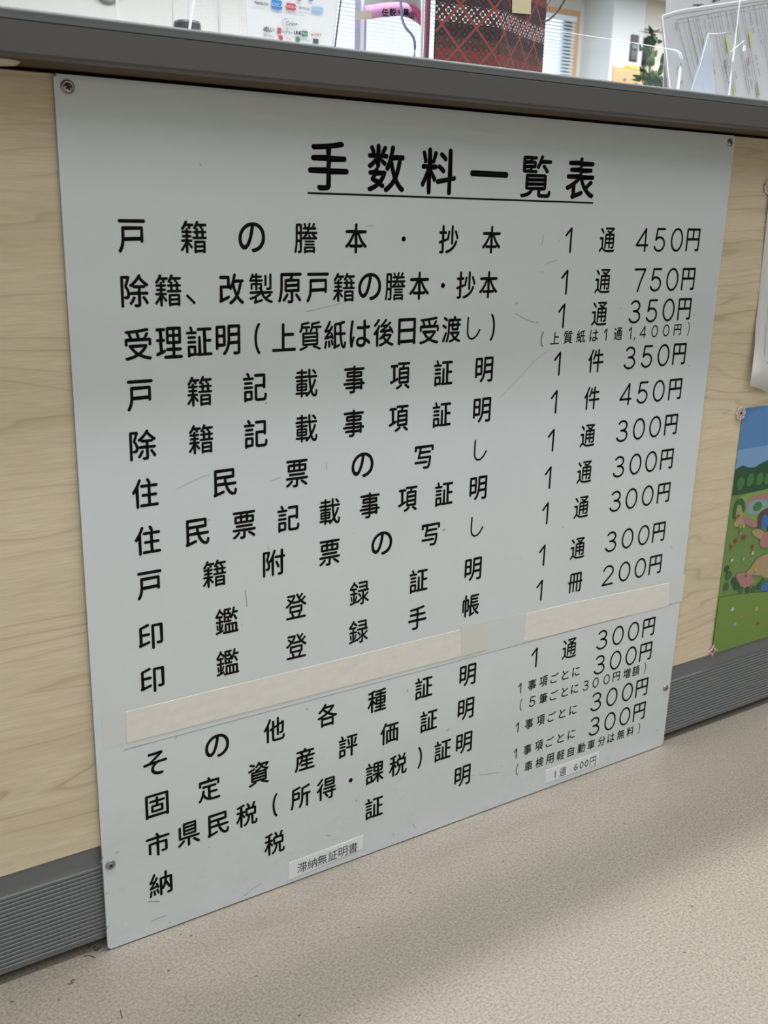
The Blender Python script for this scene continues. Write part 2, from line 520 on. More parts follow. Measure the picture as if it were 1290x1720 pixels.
structure(box('wall_front', XL, XR, -6.1, -6.0, 0, CEIL, M_CREAM))
structure(box('wall_right', XR, XR + 0.1, -6.0, 5.64, 0, CEIL, M_CREAM))
# the wall corner that stands forward of the windows, and the cream wall to its right
structure(box('trim_1', 5.72, 6.06, 5.18, WY - 0.001, 0, CEIL, mat('cool_white_paint', (0.74, 0.80, 0.84), 0.6), bevel=0.006))
structure(box('wall_far_right', 6.062, XR, 5.24, WY, 0, CEIL, M_CREAM))
M_FRAME = mat('window_wood_frame', (0.62, 0.40, 0.22), 0.5)
M_SLAT = mat('white_blind_slat', (0.70, 0.80, 0.88), 0.5)
M_SLAT.node_tree.nodes['Principled BSDF'].inputs['Transmission Weight'].default_value = 0.0
M_GLASS = mat('window_glass', (1, 1, 1), 0.02, Transmission_Weight=1.0, IOR=1.45)
def window(i, x0, x1, z0, z1, frame_m):
    w = 0.05
    f = boxes('window_%d' % i, [(x0 - w, x0, WY - 0.03, WY + 0.10, z0 - w, z1 + w), (x1, x1 + w, WY - 0.03, WY + 0.10, z0 - w, z1 + w),
                                 (x0, x1, WY - 0.03, WY + 0.10, z0 - w, z0), (x0, x1, WY - 0.03, WY + 0.10, z1, z1 + w)], frame_m)
    structure(f)
    box('glass_pane', x0, x1, WY + 0.085, WY + 0.09, z0, z1, M_GLASS, f)
    return f
window(1, 3.30, 4.42, 0.9, 2.30, M_WHITE)
window(2, 4.75, 5.60, 0.9, 2.24, M_FRAME)
def blind(x0, x1, z0, z1, label):
    t = thing('venetian_blind', label, 'blind', ((x0 + x1) / 2, WY - 0.02, z1), group='white venetian blinds at the far windows')
    box('head_rail', x0, x1, WY - 0.06, WY - 0.02, z1 - 0.03, z1 + 0.005, M_SLAT, t, bevel=0.003)
    me = None; k = int((z1 - 0.04 - 1.45) / 0.025)
    for i in range(k):
        zc = z1 - 0.05 - i * 0.025
        if me is None:
            vs = [(x0, WY - 0.052, zc - 0.0085), (x1, WY - 0.052, zc - 0.0085), (x1, WY - 0.030, zc + 0.0085), (x0, WY - 0.030, zc + 0.0085),
                  (x0, WY - 0.042, zc + 0.0015), (x1, WY - 0.042, zc + 0.0015)]
            vs = [Vector(v) for v in vs]
            low = [v + Vector((0, 0.0006, -0.0012)) for v in vs]
            f = [(0, 1, 5, 4), (4, 5, 2, 3)]; allv = vs + low
            f += [tuple(a + 6 for a in q[::-1]) for q in f]; f += [(1, 0, 6, 7), (3, 2, 8, 9)]
            s = mesh('slat', allv, f, M_SLAT, t); me = s; z_first = zc
        else:
            s = me.copy(); link(s, t); s.location = (0, 0, zc - z_first)
    for xx in (x0 + 0.12, (x0 + x1) / 2 + 0.04, x1 - 0.12):
        tube_mesh('ladder_cord', [(xx, WY - 0.056, z1), (xx, WY - 0.056, 1.45)], 0.0016, M_SLAT, t, seg=6)
    return t
blind(3.31, 4.41, 1.4, 2.30, 'white venetian blind seen behind the pink flyer')
blind(4.755, 5.595, 1.4, 2.236, 'white venetian blind in the wood framed window right of the patterned box')

# ================================================================ THE COUNTER
CX0, CX1 = -2.2, 4.4
T = thing('service_counter', 'long service counter with maple front, grey edged top and ribbed grey kickplate', 'counter', (0.45, 0, 0))
UZ, TZ, NO = 0.9126, 0.9468, 0.070                  # underside, top, overhang
box('front_panel', CX0, CX1, 0.004, 0.024, 0.1345, 0.9094, M_WOOD, T, bevel=0.0006, seg=1)
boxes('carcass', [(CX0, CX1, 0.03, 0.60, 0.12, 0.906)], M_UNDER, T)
box('gap_shade_strip', CX0, CX1, 0.012, 0.03, 0.9094, 0.9126, M_BLACK, T)  # solid black strip: the shade inside the open gap, put in as colour
# countertop with a rolled grey edging
box('countertop', CX0, CX1, -NO + 0.024, 0.72, UZ + 0.002, TZ - 0.0006, M_TOP, T)
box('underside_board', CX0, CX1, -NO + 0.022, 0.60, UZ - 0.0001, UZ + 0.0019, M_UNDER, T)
prof = [(-NO + 0.024, UZ), (-NO + 0.002, UZ), (-NO, UZ + 0.002)]
prof += [(-NO, TZ - 0.0096), (-NO + 0.0014, TZ - 0.0090), (-NO + 0.0004, TZ - 0.0082), (-NO + 0.0006, TZ - 0.0050)]
prof += [(-NO + 0.0006 + 0.0030 * (1 - math.cos(math.radians(a))), TZ - 0.0030 + 0.0030 * math.sin(math.radians(a))) for a in range(0, 91, 15)]
prof += [(-NO + 0.024, TZ)]
k = len(prof)
V = [(CX0, y, z) for y, z in prof] + [(CX1, y, z) for y, z in prof]
Fc = [(i, i + k, i + k + 1, i + 1) for i in range(k - 1)] + [(k - 1, 2 * k - 1, k, 0), tuple(range(k)), tuple(range(2 * k - 1, k - 1, -1))]
mi = [0 if i < 4 else 1 for i in range(k - 1)] + [0, 0, 0]
ed = mesh('edging', V, Fc, [M_FASCIA, M_FASCIA_TOP], T, mi=mi)
# beige rounded cap fixed under the overhang, cut by the left edge of the photograph
cap = lathe('underside_cap', [(0.0, 0), (0.008, 0.0003), (0.014, 0.0012), (0.0165, 0.0030), (0.0165, 0.0042)], (-0.052, -0.030, UZ - 0.0046), (0, 0, 1),
            mat('beige_cap', (0.52, 0.45, 0.36), 0.5), T)
cap['label'] = 'beige round cap under the overhang'
# kickplate: plain upper band, then ridges
KZ1, KZ0 = 0.1335, 0.0135
box('kickplate', CX0, CX1, 0.008, 0.016, KZ0, KZ1, M_KICK, T)
nr = 18; RV = []; RF = []
z_hi = 0.1075; pitch = (z_hi - KZ0 - 0.004) / nr
for i in range(nr):
    zc = KZ0 + 0.0045 + (i + 0.5) * pitch
    p4 = [(0.0082, zc - pitch * 0.46), (0.0068, zc - pitch * 0.36), (0.0060, zc + pitch * 0.20), (0.0066, zc + pitch * 0.36), (0.0082, zc + pitch * 0.42)]
    b = len(RV); RV += [(CX0, y, z) for y, z in p4] + [(CX1, y, z) for y, z in p4]
    RF += [(b + j, b + j + 5, b + j + 6, b + j + 1) for j in range(4)]
rb = mesh('kickplate_ribs', RV, RF, M_KICK, T)
rb['kind'] = 'stuff'
box('toe_base', CX0, CX1, 0.035, 0.06, 0.0, 0.13, M_TOE, T)

# ================================================================ THE SIGN
SW, SH = 0.896, 0.9091
S = thing('fee_sign', 'large pale grey fee board with black Japanese lettering screwed to the counter front', 'sign', (SW / 2, 0.0015, 0.0))
sb = box('board', 0, SW, 0.0, 0.0034, 0.0016, SH, [M_SIGN], S)
bm = bmesh.new(); bm.from_mesh(sb.data)
bmesh.ops.bevel(bm, geom=[e for e in bm.edges if abs(e.verts[0].co.y - e.verts[1].co.y) > 0.001], offset=0.0025, segments=3, affect='EDGES')
bm.to_mesh(sb.data); bm.free()
sb.data.materials.append(M_SIGN_EDGE)
for p in sb.data.polygons:
    if abs(p.normal.y) < 0.5: p.material_index = 1
ON = lambda d: (lambda x, z: (x, -d, z))            # a point on the sign face, d proud of it

ROWS = [
    ('title', 0.84512, 0.0, '手数料一覧表', [0.274, 0.3445, 0.4129, 0.4836, 0.5535, 0.6234]),
    ('main', 0.77408, -0.00144, '戸籍の謄本・抄本', [0.0632, 0.1248, 0.1867, 0.2481, 0.3084, 0.3693, 0.4303, 0.4919]),
    ('main', 0.72433, -0.00349, '除籍、改製原戸籍の謄本・抄本', [0.0641, 0.097, 0.1202, 0.1638, 0.1965, 0.2293, 0.2621, 0.2943, 0.3269, 0.3602, 0.3924, 0.4251, 0.4578, 0.4911]),
    ('main', 0.67376, -0.00193, '受理証明（上質紙は後日受渡し）', [0.065, 0.0964, 0.1279, 0.159, 0.1926, 0.2225, 0.2537, 0.2843, 0.316, 0.3466, 0.3776, 0.4085, 0.4401, 0.4725, 0.5]),
    ('main', 0.62413, -0.0026, '戸籍記載事項証明', [0.0646, 0.1267, 0.1885, 0.2494, 0.3094, 0.3703, 0.431, 0.4916]),
    ('main', 0.5746, -0.00182, '除籍記載事項証明', [0.0656, 0.1269, 0.1889, 0.2497, 0.3097, 0.3702, 0.4314, 0.4917]),
    ('main', 0.5251, -0.00198, '住民票の写し', [0.0657, 0.1527, 0.238, 0.3226, 0.408, 0.4928]),
    ('main', 0.47497, 0.00103, '住民票記載事項証明', [0.0662, 0.1202, 0.174, 0.2276, 0.2802, 0.3336, 0.3869, 0.4399, 0.4927]),
    ('main', 0.42627, -0.00143, '戸籍附票の写し', [0.066, 0.1383, 0.2097, 0.2805, 0.3518, 0.4225, 0.4941]),
    ('main', 0.36891, -0.00036, '印鑑登録証明', [0.065, 0.1517, 0.2373, 0.322, 0.4072, 0.4916]),
    ('main', 0.3188, 0.00158, '印鑑登録手帳', [0.0647, 0.1517, 0.2378, 0.322, 0.4076, 0.4914]),
    ('main', 0.21828, 0.00509, 'その他各種証明', [0.0639, 0.1369, 0.2089, 0.2803, 0.3511, 0.4219, 0.4925]),
    ('main', 0.16581, 0.01134, '固定資産評価証明', [0.064, 0.126, 0.1882, 0.2495, 0.3102, 0.3711, 0.432, 0.4925]),
    ('main', 0.11654, 0.00856, '市県民税（所得・課税）証明', [0.0631, 0.0997, 0.1359, 0.1723, 0.2102, 0.2441, 0.2799, 0.315, 0.3505, 0.3861, 0.4195, 0.457, 0.4926]),
    ('main', 0.06353, 0.01402, '納税証明', [0.0643, 0.2085, 0.351, 0.4931]),
    ('price', 0.76931, 0.00716, '1通450円', [0.6126, 0.6769, 0.7392, 0.7716, 0.8037, 0.8349]),
    ('price', 0.72127, 0.00362, '1通750円', [0.6111, 0.6753, 0.7409, 0.772, 0.803, 0.8341]),
    ('price', 0.67725, 0.00862, '1通350円', [0.6103, 0.6746, 0.7384, 0.7703, 0.802, 0.8331]),
    ('price', 0.62126, 0.00289, '1件350円', [0.6096, 0.6753, 0.7374, 0.7699, 0.8015, 0.8328]),
    ('price', 0.57322, 0.00198, '1件450円', [0.6088, 0.6739, 0.7362, 0.7682, 0.7996, 0.8323]),
    ('price', 0.52298, 0.00211, '1通300円', [0.6087, 0.6724, 0.7364, 0.7682, 0.7999, 0.8318]),
    ('price', 0.47374, 0.0014, '1通300円', [0.6084, 0.6723, 0.7365, 0.7683, 0.7993, 0.8311]),
    ('price', 0.42859, -0.00415, '1通300円', [0.6084, 0.6723, 0.7364, 0.7674, 0.7997, 0.8322]),
    ('price', 0.37111, -0.00582, '1通300円', [0.6083, 0.6719, 0.7355, 0.7676, 0.8002, 0.8312]),
    ('price', 0.32163, -0.00653, '1冊200円', [0.6084, 0.673, 0.7355, 0.7683, 0.8003, 0.8314]),
    ('price', 0.22282, -0.00699, '1通300円', [0.6086, 0.6728, 0.7364, 0.7684, 0.8002, 0.8321]),
    ('priceonly', 0.18578, -0.01012, '300円', [0.7361, 0.7684, 0.8005, 0.8315]),
    ('priceonly', 0.12681, -0.01095, '300円', [0.7364, 0.7685, 0.8009, 0.8315]),
    ('priceonly', 0.08531, -0.00975, '300円', [0.7378, 0.7697, 0.801, 0.8318]),
    ('small', 0.65125, 0.00705, '（上質紙は1通1,400円）', [0.5807, 0.6014, 0.6233, 0.6454, 0.6681, 0.6879, 0.711, 0.7328, 0.7426, 0.7571, 0.7793, 0.8016, 0.8238, 0.8453]),
    ('small', 0.17575, 0.00419, '1事項ごとに', [0.5848, 0.6072, 0.6282, 0.6487, 0.6692, 0.6898]),
    ('small', 0.15665, -0.00791, '（5筆ごとに300円増額）', [0.5899, 0.6101, 0.6304, 0.6503, 0.6712, 0.6902, 0.7116, 0.7314, 0.7536, 0.7734, 0.7952, 0.8143, 0.8334]),
    ('small', 0.12166, -0.00603, '1事項ごとに', [0.5853, 0.6073, 0.6288, 0.6494, 0.6698, 0.6907]),
    ('small', 0.07208, 0.0084, '1事項ごとに', [0.5854, 0.608, 0.6291, 0.6498, 0.6708, 0.6917]),
    ('small', 0.05451, -0.00811, '（車検用軽自動車分は無料）', [0.5915, 0.6122, 0.633, 0.6526, 0.6737, 0.6935, 0.7147, 0.7346, 0.7559, 0.7757, 0.796, 0.8164, 0.835]),
    ('label', 0.0145, 0.01562, '滞納無証明書', [0.2461, 0.2607, 0.275, 0.2902, 0.3052, 0.3201]),
    ('label', 0.02609, -0.00929, '1通600円', [0.6655, 0.6803, 0.7065, 0.7178, 0.7279, 0.7411]),
]

BIG = {'の': (0.0285, 0.0285), '日': (0.0232, 0.0290), '印': (0.0262, 0.0290), 'そ': (0.0265, 0.0280), 'は': (0.0262, 0.0290),
       '固': (0.0262, 0.0290), '明': (0.0262, 0.0300), 'し': (0.0190, 0.0262), '上': (0.0272, 0.0285), '戸': (0.0262, 0.0300),
       '民': (0.0265, 0.0290), '市': (0.0270, 0.0290), '写': (0.0265, 0.0280), '一': None}
NARROW = '、・（）,'
def place_row(kind, b, a, s, xs):
    VF = ([], []); loops = []; bold = {'title': 0.0009, 'main': 0.00032 if s in '籍謄鑑製載質録登' else 0.00044, 'small': 0.00020}.get(kind, 0.00032)
    for ch, x in zip(s, xs):
        z = b + a * x
        if kind == 'title':
            if ch == '一': loops += glyph_loops(ch, 0.058, 0.058, x, z, 0, 0, 0.0022)
            else: loops += glyph_loops(ch, 0.05, 0.05, x, z, 0, 0, 0.0022, fit=(0.0462, 0.0470))
        elif kind == 'main':
            if ch == '・': add2(VF, ribbon([(x, z - 0.0001), (x, z + 0.0001)], 0.0056))
            elif ch == '、': add2(VF, ribbon([(x - 0.0036, z - 0.0055), (x + 0.0036, z - 0.0125)], 0.0026))
            elif ch == '（': add2(VF, ribbon([(x + 0.004 - 0.0068 * math.cos(math.radians(t)) ** 1.0 + 0.0, z + 0.0145 * math.sin(math.radians(t)) / math.sin(math.radians(64))) for t in range(-64, 65, 8)], 0.0029))
            elif ch == '）': add2(VF, ribbon([(x - 0.004 + 0.0068 * math.cos(math.radians(t)), z + 0.0145 * math.sin(math.radians(t)) / math.sin(math.radians(64))) for t in range(-64, 65, 8)], 0.0029))
            elif ch == 'し': add2(VF, ribbon([(x - 0.0088, z + 0.0125), (x - 0.0090, z + 0.004), (x - 0.0088, z - 0.0055), (x - 0.0072, z - 0.0098), (x - 0.0040, z - 0.0122), (x + 0.0005, z - 0.0118), (x + 0.0050, z - 0.0085), (x + 0.0090, z - 0.0022)], 0.0023))
            else:
                fx = BIG.get(ch) or (0.0268, 0.0302)
                loops += glyph_loops(ch, 0.029, 0.032, x, z, 0, 0, 0.0012, fit=fx)
        elif kind in ('price', 'priceonly'):
            if ch in DIG: add2(VF, digit(ch, 0.0305, 0.0029, x - (0.0012 if ch == '1' else 0), z))
            else:
                fx = {'円': (0.0252, 0.0290), '通': (0.0262, 0.0300), '件': (0.0268, 0.0300), '冊': (0.0262, 0.0285)}[ch]
                loops += glyph_loops(ch, 0.028, 0.032, x, z, 0, 0, 0.0011, fit=fx)
        elif kind == 'small':
            if ch in DIG: add2(VF, digit(ch, 0.0162, 0.00175, x, z))
            elif ch == ',': z -= 0.0072; add2(VF, ribbon([(x, z + 0.0008), (x - 0.0012, z - 0.0026)], 0.0015))
            elif ch == ';': add2(VF, ribbon([(x, z + 0.0008), (x - 0.0012, z - 0.0026)], 0.0013))
            elif ch in '（）':
                sg = 1 if ch == '（' else -1
                add2(VF, ribbon([(x + sg * (0.003 - 0.0048 * math.cos(math.radians(t))), z + 0.0088 * math.sin(math.radians(t)) / 0.9) for t in range(-64, 65, 8)], 0.0012))
            else:
                fx = {'円': (0.0140, 0.0145), 'は': (0.0145, 0.0150), 'に': (0.0140, 0.0145), 'と': (0.0125, 0.0145), 'ご': (0.0145, 0.0145),
                      '上': (0.0148, 0.0148), '自': (0.0120, 0.0155)}.get(ch, (0.0148, 0.0160))
                loops += glyph_loops(ch, 0.0158, 0.0165, x, z, 0, 0, 0.0006, fit=fx)
    if loops: add2(VF, ink(loops, 0.0006 if s == '覧' else bold))
    return VF
LABEL_ROWS = []
for kind, b, a, s, xs in ROWS:
    if kind == 'label': LABEL_ROWS.append((b, a, s, xs)); continue
    if kind == 'small':
        o = flat('small_lettering', place_row(kind, b, a, s, xs), lambda x, z: (x, -0.0002, z), M_VINYL, S); o['kind'] = 'stuff'
    else:
        for ch, x in zip(s, xs):
            flat('character', place_row(kind, b, a, ch, [x]), lambda x, z: (x, -0.0002, z), M_VINYL, S)
ul = box('underline', P(517, 324, 0).x, P(996, 342, 0).x, -0.0003, 0.0, P(517, 324, 0).z - 0.0011, P(517, 324, 0).z + 0.0009, M_VINYL, S)

def on_sign(pts, d=0.0):
    return [P(u, v, -d) for u, v in pts]
NS = (0, -1, 0)
slab('clear_film', [(0.008, -0.0001, P(213, 1249, 0).z), (0.9, -0.0001, P(1140, 1011, 0).z), (0.9, -0.0001, P(1160, 962, 0).z), (0.60, -0.0001, P(1160, 962, 0).z + 0.001), (0.008, -0.0001, P(211, 1190, 0).z)], NS, 0.00005, M_FILM, S)
fz = P(840, 1091, 0).z
sm = box('film_seam', 0.03, 0.9005, -0.00022, 0.0, fz - 0.0005, fz + 0.0001, M_SIGN_EDGE, S)
slab('paper_tape', on_sign([(211.5, 1196), (779, 1056.5), (780.5, 1100.5), (213.5, 1248)], 0.0005), NS, 0.00045, M_TAPE, S)
rt = slab('paper_tape', on_sign([(884.3, 1031), (960, 1013), (1124.7, 979.2), (1122.8, 1017.5), (1010, 1045), (930, 1066), (879.5, 1078), (882, 1050)], 0.0005), NS, 0.00045, M_TAPE, S)
rt['label'] = 'torn right hand strip of white tape'
ot = slab('yellowed_tape', on_sign([(774, 1053), (821.7, 1042.4), (818.7, 1090), (776, 1102.5)], 0.0008), NS, 0.0003, M_OLD_TAPE, S)
ot['label'] = 'small square of yellowed clear tape'
slab('label_strip', on_sign([(485.3, 1449.8), (610.5, 1403), (609, 1425.5), (484.4, 1478.5)], 0.0005), NS, 0.0004, M_LABEL, S)
slab('label_strip', on_sign([(917, 1294), (1007, 1262.4), (1004.8, 1283.0), (915.7, 1315.8)], 0.0005), NS, 0.0004, M_LABEL, S)
for (b, a, s, xs), wide in zip(LABEL_ROWS, (0.0134, 0.0125)):
    loops = []
    for ch, x in zip(s, xs):
        z = b + a * x
        if ch in '160': loops += glyph_loops(ch, 0.0170, 0.0165, x, z)
        else: loops += glyph_loops(ch, 0.0146, 0.0150, x, z, 0, 0, 0, fit=(wide, 0.0145))
    flat('label_print', fill_loops(loops), lambda x, z: (x, -0.0007, z), M_INK, S)['kind'] = 'stuff'
# screws with a recessed cross
def screw(x, z, rr=0.0058, ang=0.4):
    s = lathe('screw', [(rr * 1.05, 0.0), (rr, 0.0012), (rr * 0.80, 0.0019), (rr * 0.72, 0.0013), (rr * 0.60, 0.0013), (rr * 0.52, 0.0022), (rr * 0.30, 0.0025), (0.0002, 0.0025)],
              (x, 0.0001, z), (0, -1, 0), M_SCREW, S, seg=24)
    V = []; Fc = []
    for q in (0, math.pi / 2):
        cx, sx = math.cos(ang + q), math.sin(ang + q); L, w = rr * 0.42, rr * 0.11
        for du, dv in ((-L, -w), (L, -w), (L, w), (-L, w)):
            V.append((x + du * cx - dv * sx, -0.0027, z + du * sx + dv * cx))
        Fc.append(tuple(range(len(V) - 4, len(V))))
    mesh('cross_slot', V, Fc, M_SCREW_D, s)
    return s
for (u, v), r_, an in (((113.3, 147), 0.0062, 0.5), ((1225.6, 240), 0.0052, 1.1), ((185.5, 1452.5), 0.0056, 0.9), ((1118, 1155.5), 0.0052, 0.2)):
    p = P(u, v, 0); screw(p.x, p.z, r_, an)
# scratches and scuffs on the paint
M_SCR = mat('scratch', (0.36, 0.37, 0.36), 0.6)
VF = ([], [])
def px_line(pts, w):
    add2(VF, ribbon([(P(u, v, 0).x, P(u, v, 0).z) for u, v in pts], w, caps=False))
for pts, w in (([(412, 991), (413.5, 1005), (415, 1020)], 0.0010), ([(512, 524), (530, 520), (560, 513), (575, 508)], 0.0006), ([(617, 380), (628, 379)], 0.0007),
               ([(913, 394), (911, 405), (909, 414)], 0.0007), ([(865, 526), (880, 535), (898, 542), (905, 541)], 0.0009), ([(916, 444), (925, 440), (937, 437)], 0.0006),
               ([(410, 1505), (425, 1492), (440, 1483)], 0.0009), ([(548, 1403), (556, 1404)], 0.0009), ([(693, 1384), (699, 1391)], 0.0010), ([(805, 1301), (820, 1300), (838, 1297)], 0.0007),
               ([(248, 1515), (258, 1514), (268, 1514.5)], 0.0012), ([(254, 1548), (266, 1542), (281, 1537)], 0.0010), ([(284, 1551), (287, 1549)], 0.0016), ([(179, 1560), (183, 1555)], 0.0018),
               ([(170, 1450), (172, 1443), (173, 1439)], 0.0014), ([(178, 1503), (181, 1499)], 0.0012), ([(449, 917), (453, 924)], 0.0006), ([(840, 668), (870, 636), (900, 604), (925, 585)], 0.0004),
               ([(320, 512), (328, 510)], 0.0005), ([(300, 820), (340, 800), (352, 798)], 0.0004), ([(455, 808), (472, 801)], 0.0006), ([(548, 777), (549, 790)], 0.0005),
               ([(445, 677), (448, 677.5)], 0.0016), ([(946, 884), (946, 887)], 0.0014), ([(1128, 918), (1129, 920)], 0.0014), ([(515, 1190), (517, 1192)], 0.0018), ([(684, 1158), (685, 1163)], 0.0014), ([(1103, 1225), (1104, 1228)], 0.0014)):
    px_line(pts, w)
flat('scratches', VF, lambda x, z: (x, -0.00012, z), M_SCR, S)['kind'] = 'stuff'

# ================================================================ FLOOR MARKS beside the board
M_DIRT = mat('dark_scuff', (0.10, 0.085, 0.07), 0.9)
def floor_marks():
    V = []; Fc = []
    rnd = random.Random(3)
    spots = [(162, 1596, 2.2), (167, 1593, 1.6), (158, 1592, 1.3), (150, 1590, 1.2), (119, 1652, 1.8), (123, 1646, 1.2), (503, 1706, 1.0), (603, 1558, 1.2), (1162, 1523, 1.3), (1048, 1383, 1.0),
             (304, 1570, 0.9), (321, 1572, 0.9), (283, 1631, 1.2), (20, 1683, 1.2), (99, 1680, 1.0), (540, 1529, 1.0), (845, 1447, 1.2), (690, 1500, 1.0), (1150, 1600, 1.0), (430, 1640, 0.9)]
    for u, v, r in spots:
        c = PF(u, v); k = len(V); q = 9
        for j in range(q):
            w = 2 * math.pi * j / q; rr = r * 0.001 * rnd.uniform(0.6, 1.4)
            V.append((c.x + rr * math.cos(w) * 1.6, c.y + rr * math.sin(w), 0.0003))
        Fc.append(tuple(range(k, k + q)))
    for pts in ([(118, 1653), (121, 1648), (124, 1647)], [(140, 1607), (150, 1605), (160, 1609)], [(202, 1697), (204, 1706), (205, 1712)]):
        pp = [PF(u, v) for u, v in pts]; v2, f2 = ribbon([(p.x, p.y) for p in pp], 0.0014, caps=False); k = len(V)
        V += [(a, b, 0.0004) for a, b in v2]; Fc += [tuple(i + k for i in f) for f in f2]
    o = mesh('floor_scuffs', V, Fc, M_DIRT)
    tag(o, 'small dark scuffs and specks on the beige floor along the counter', 'marks'); o['kind'] = 'stuff'
floor_marks()

# ================================================================ NOTICE, POSTER AND STICKERS right of the sign
PANEL = 0.004
def onp(u, v, d=0.0): return P(u, v, PANEL - d)
# curling paper notice: left edge waves, bottom corner lifts
def notice():
    left = [(1291.5, 296), (1289, 325), (1286, 352), (1282.5, 400), (1279, 445), (1275.5, 480), (1272, 510), (1266, 546), (1261, 580), (1254.5, 616), (1248, 646)]
    rows = []; L = [onp(u, v) for u, v in left]; nx = 14; W = 0.26
    for i, p in enumerate(L):
        t = i / (len(L) - 1); r = []
        for j in range(nx + 1):
            s = j / nx; lift = 0.0006 + 0.0035 * (math.sin(3.2 * t * math.pi) * 0.5 + 0.5) * math.exp(-s * 8) + 0.011 * max(0, t - 0.72) / 0.28 * math.exp(-s * 5)
            z = p.z - s * W * 0.0
            if i == len(L) - 1: z -= 0.013 * min(1, max(0, (s * W - 0.016) / 0.012)) + 0.003 * math.sin(s * 20)
            r.append(Vector((p.x + s * (1.335 - p.x), PANEL - lift, z)))
        rows.append(r)
    V = [v for r in rows for v in r]; w = nx + 1; Fc = []
    for i in range(len(rows) - 1):
        for j in range(nx): Fc.append((i * w + j, (i + 1) * w + j, (i + 1) * w + j + 1, i * w + j + 1))
    t = thing('paper_notice', 'white paper notice with a curled lower corner pinned above the picture poster', 'notice', (1.2, PANEL, 0.6))
    sh = mesh('sheet', V, Fc, M_PAPER, t, smooth=True)
    md = sh.modifiers.new('thickness', 'SOLIDIFY'); md.thickness = 0.0004; md.offset = -1
    VF = ([], [])
    q = [onp(1288, 475), onp(1277.5, 609), onp(1290, 607.5)]
    add2(VF, ribbon([(q[0].x, q[0].z), (q[1].x, q[1].z)], 0.0007, caps=False)); add2(VF, ribbon([(q[1].x, q[1].z), (1.32, q[1].z - 0.0005)], 0.0007, caps=False))
    c = onp(1287.5, 592)
    add2(VF, text2d('届出', 0.009, c.x + 0.006, c.z))
    flat('print', VF, lambda x, z: (x, PANEL - 0.0056, z), M_LINE, t)
notice()

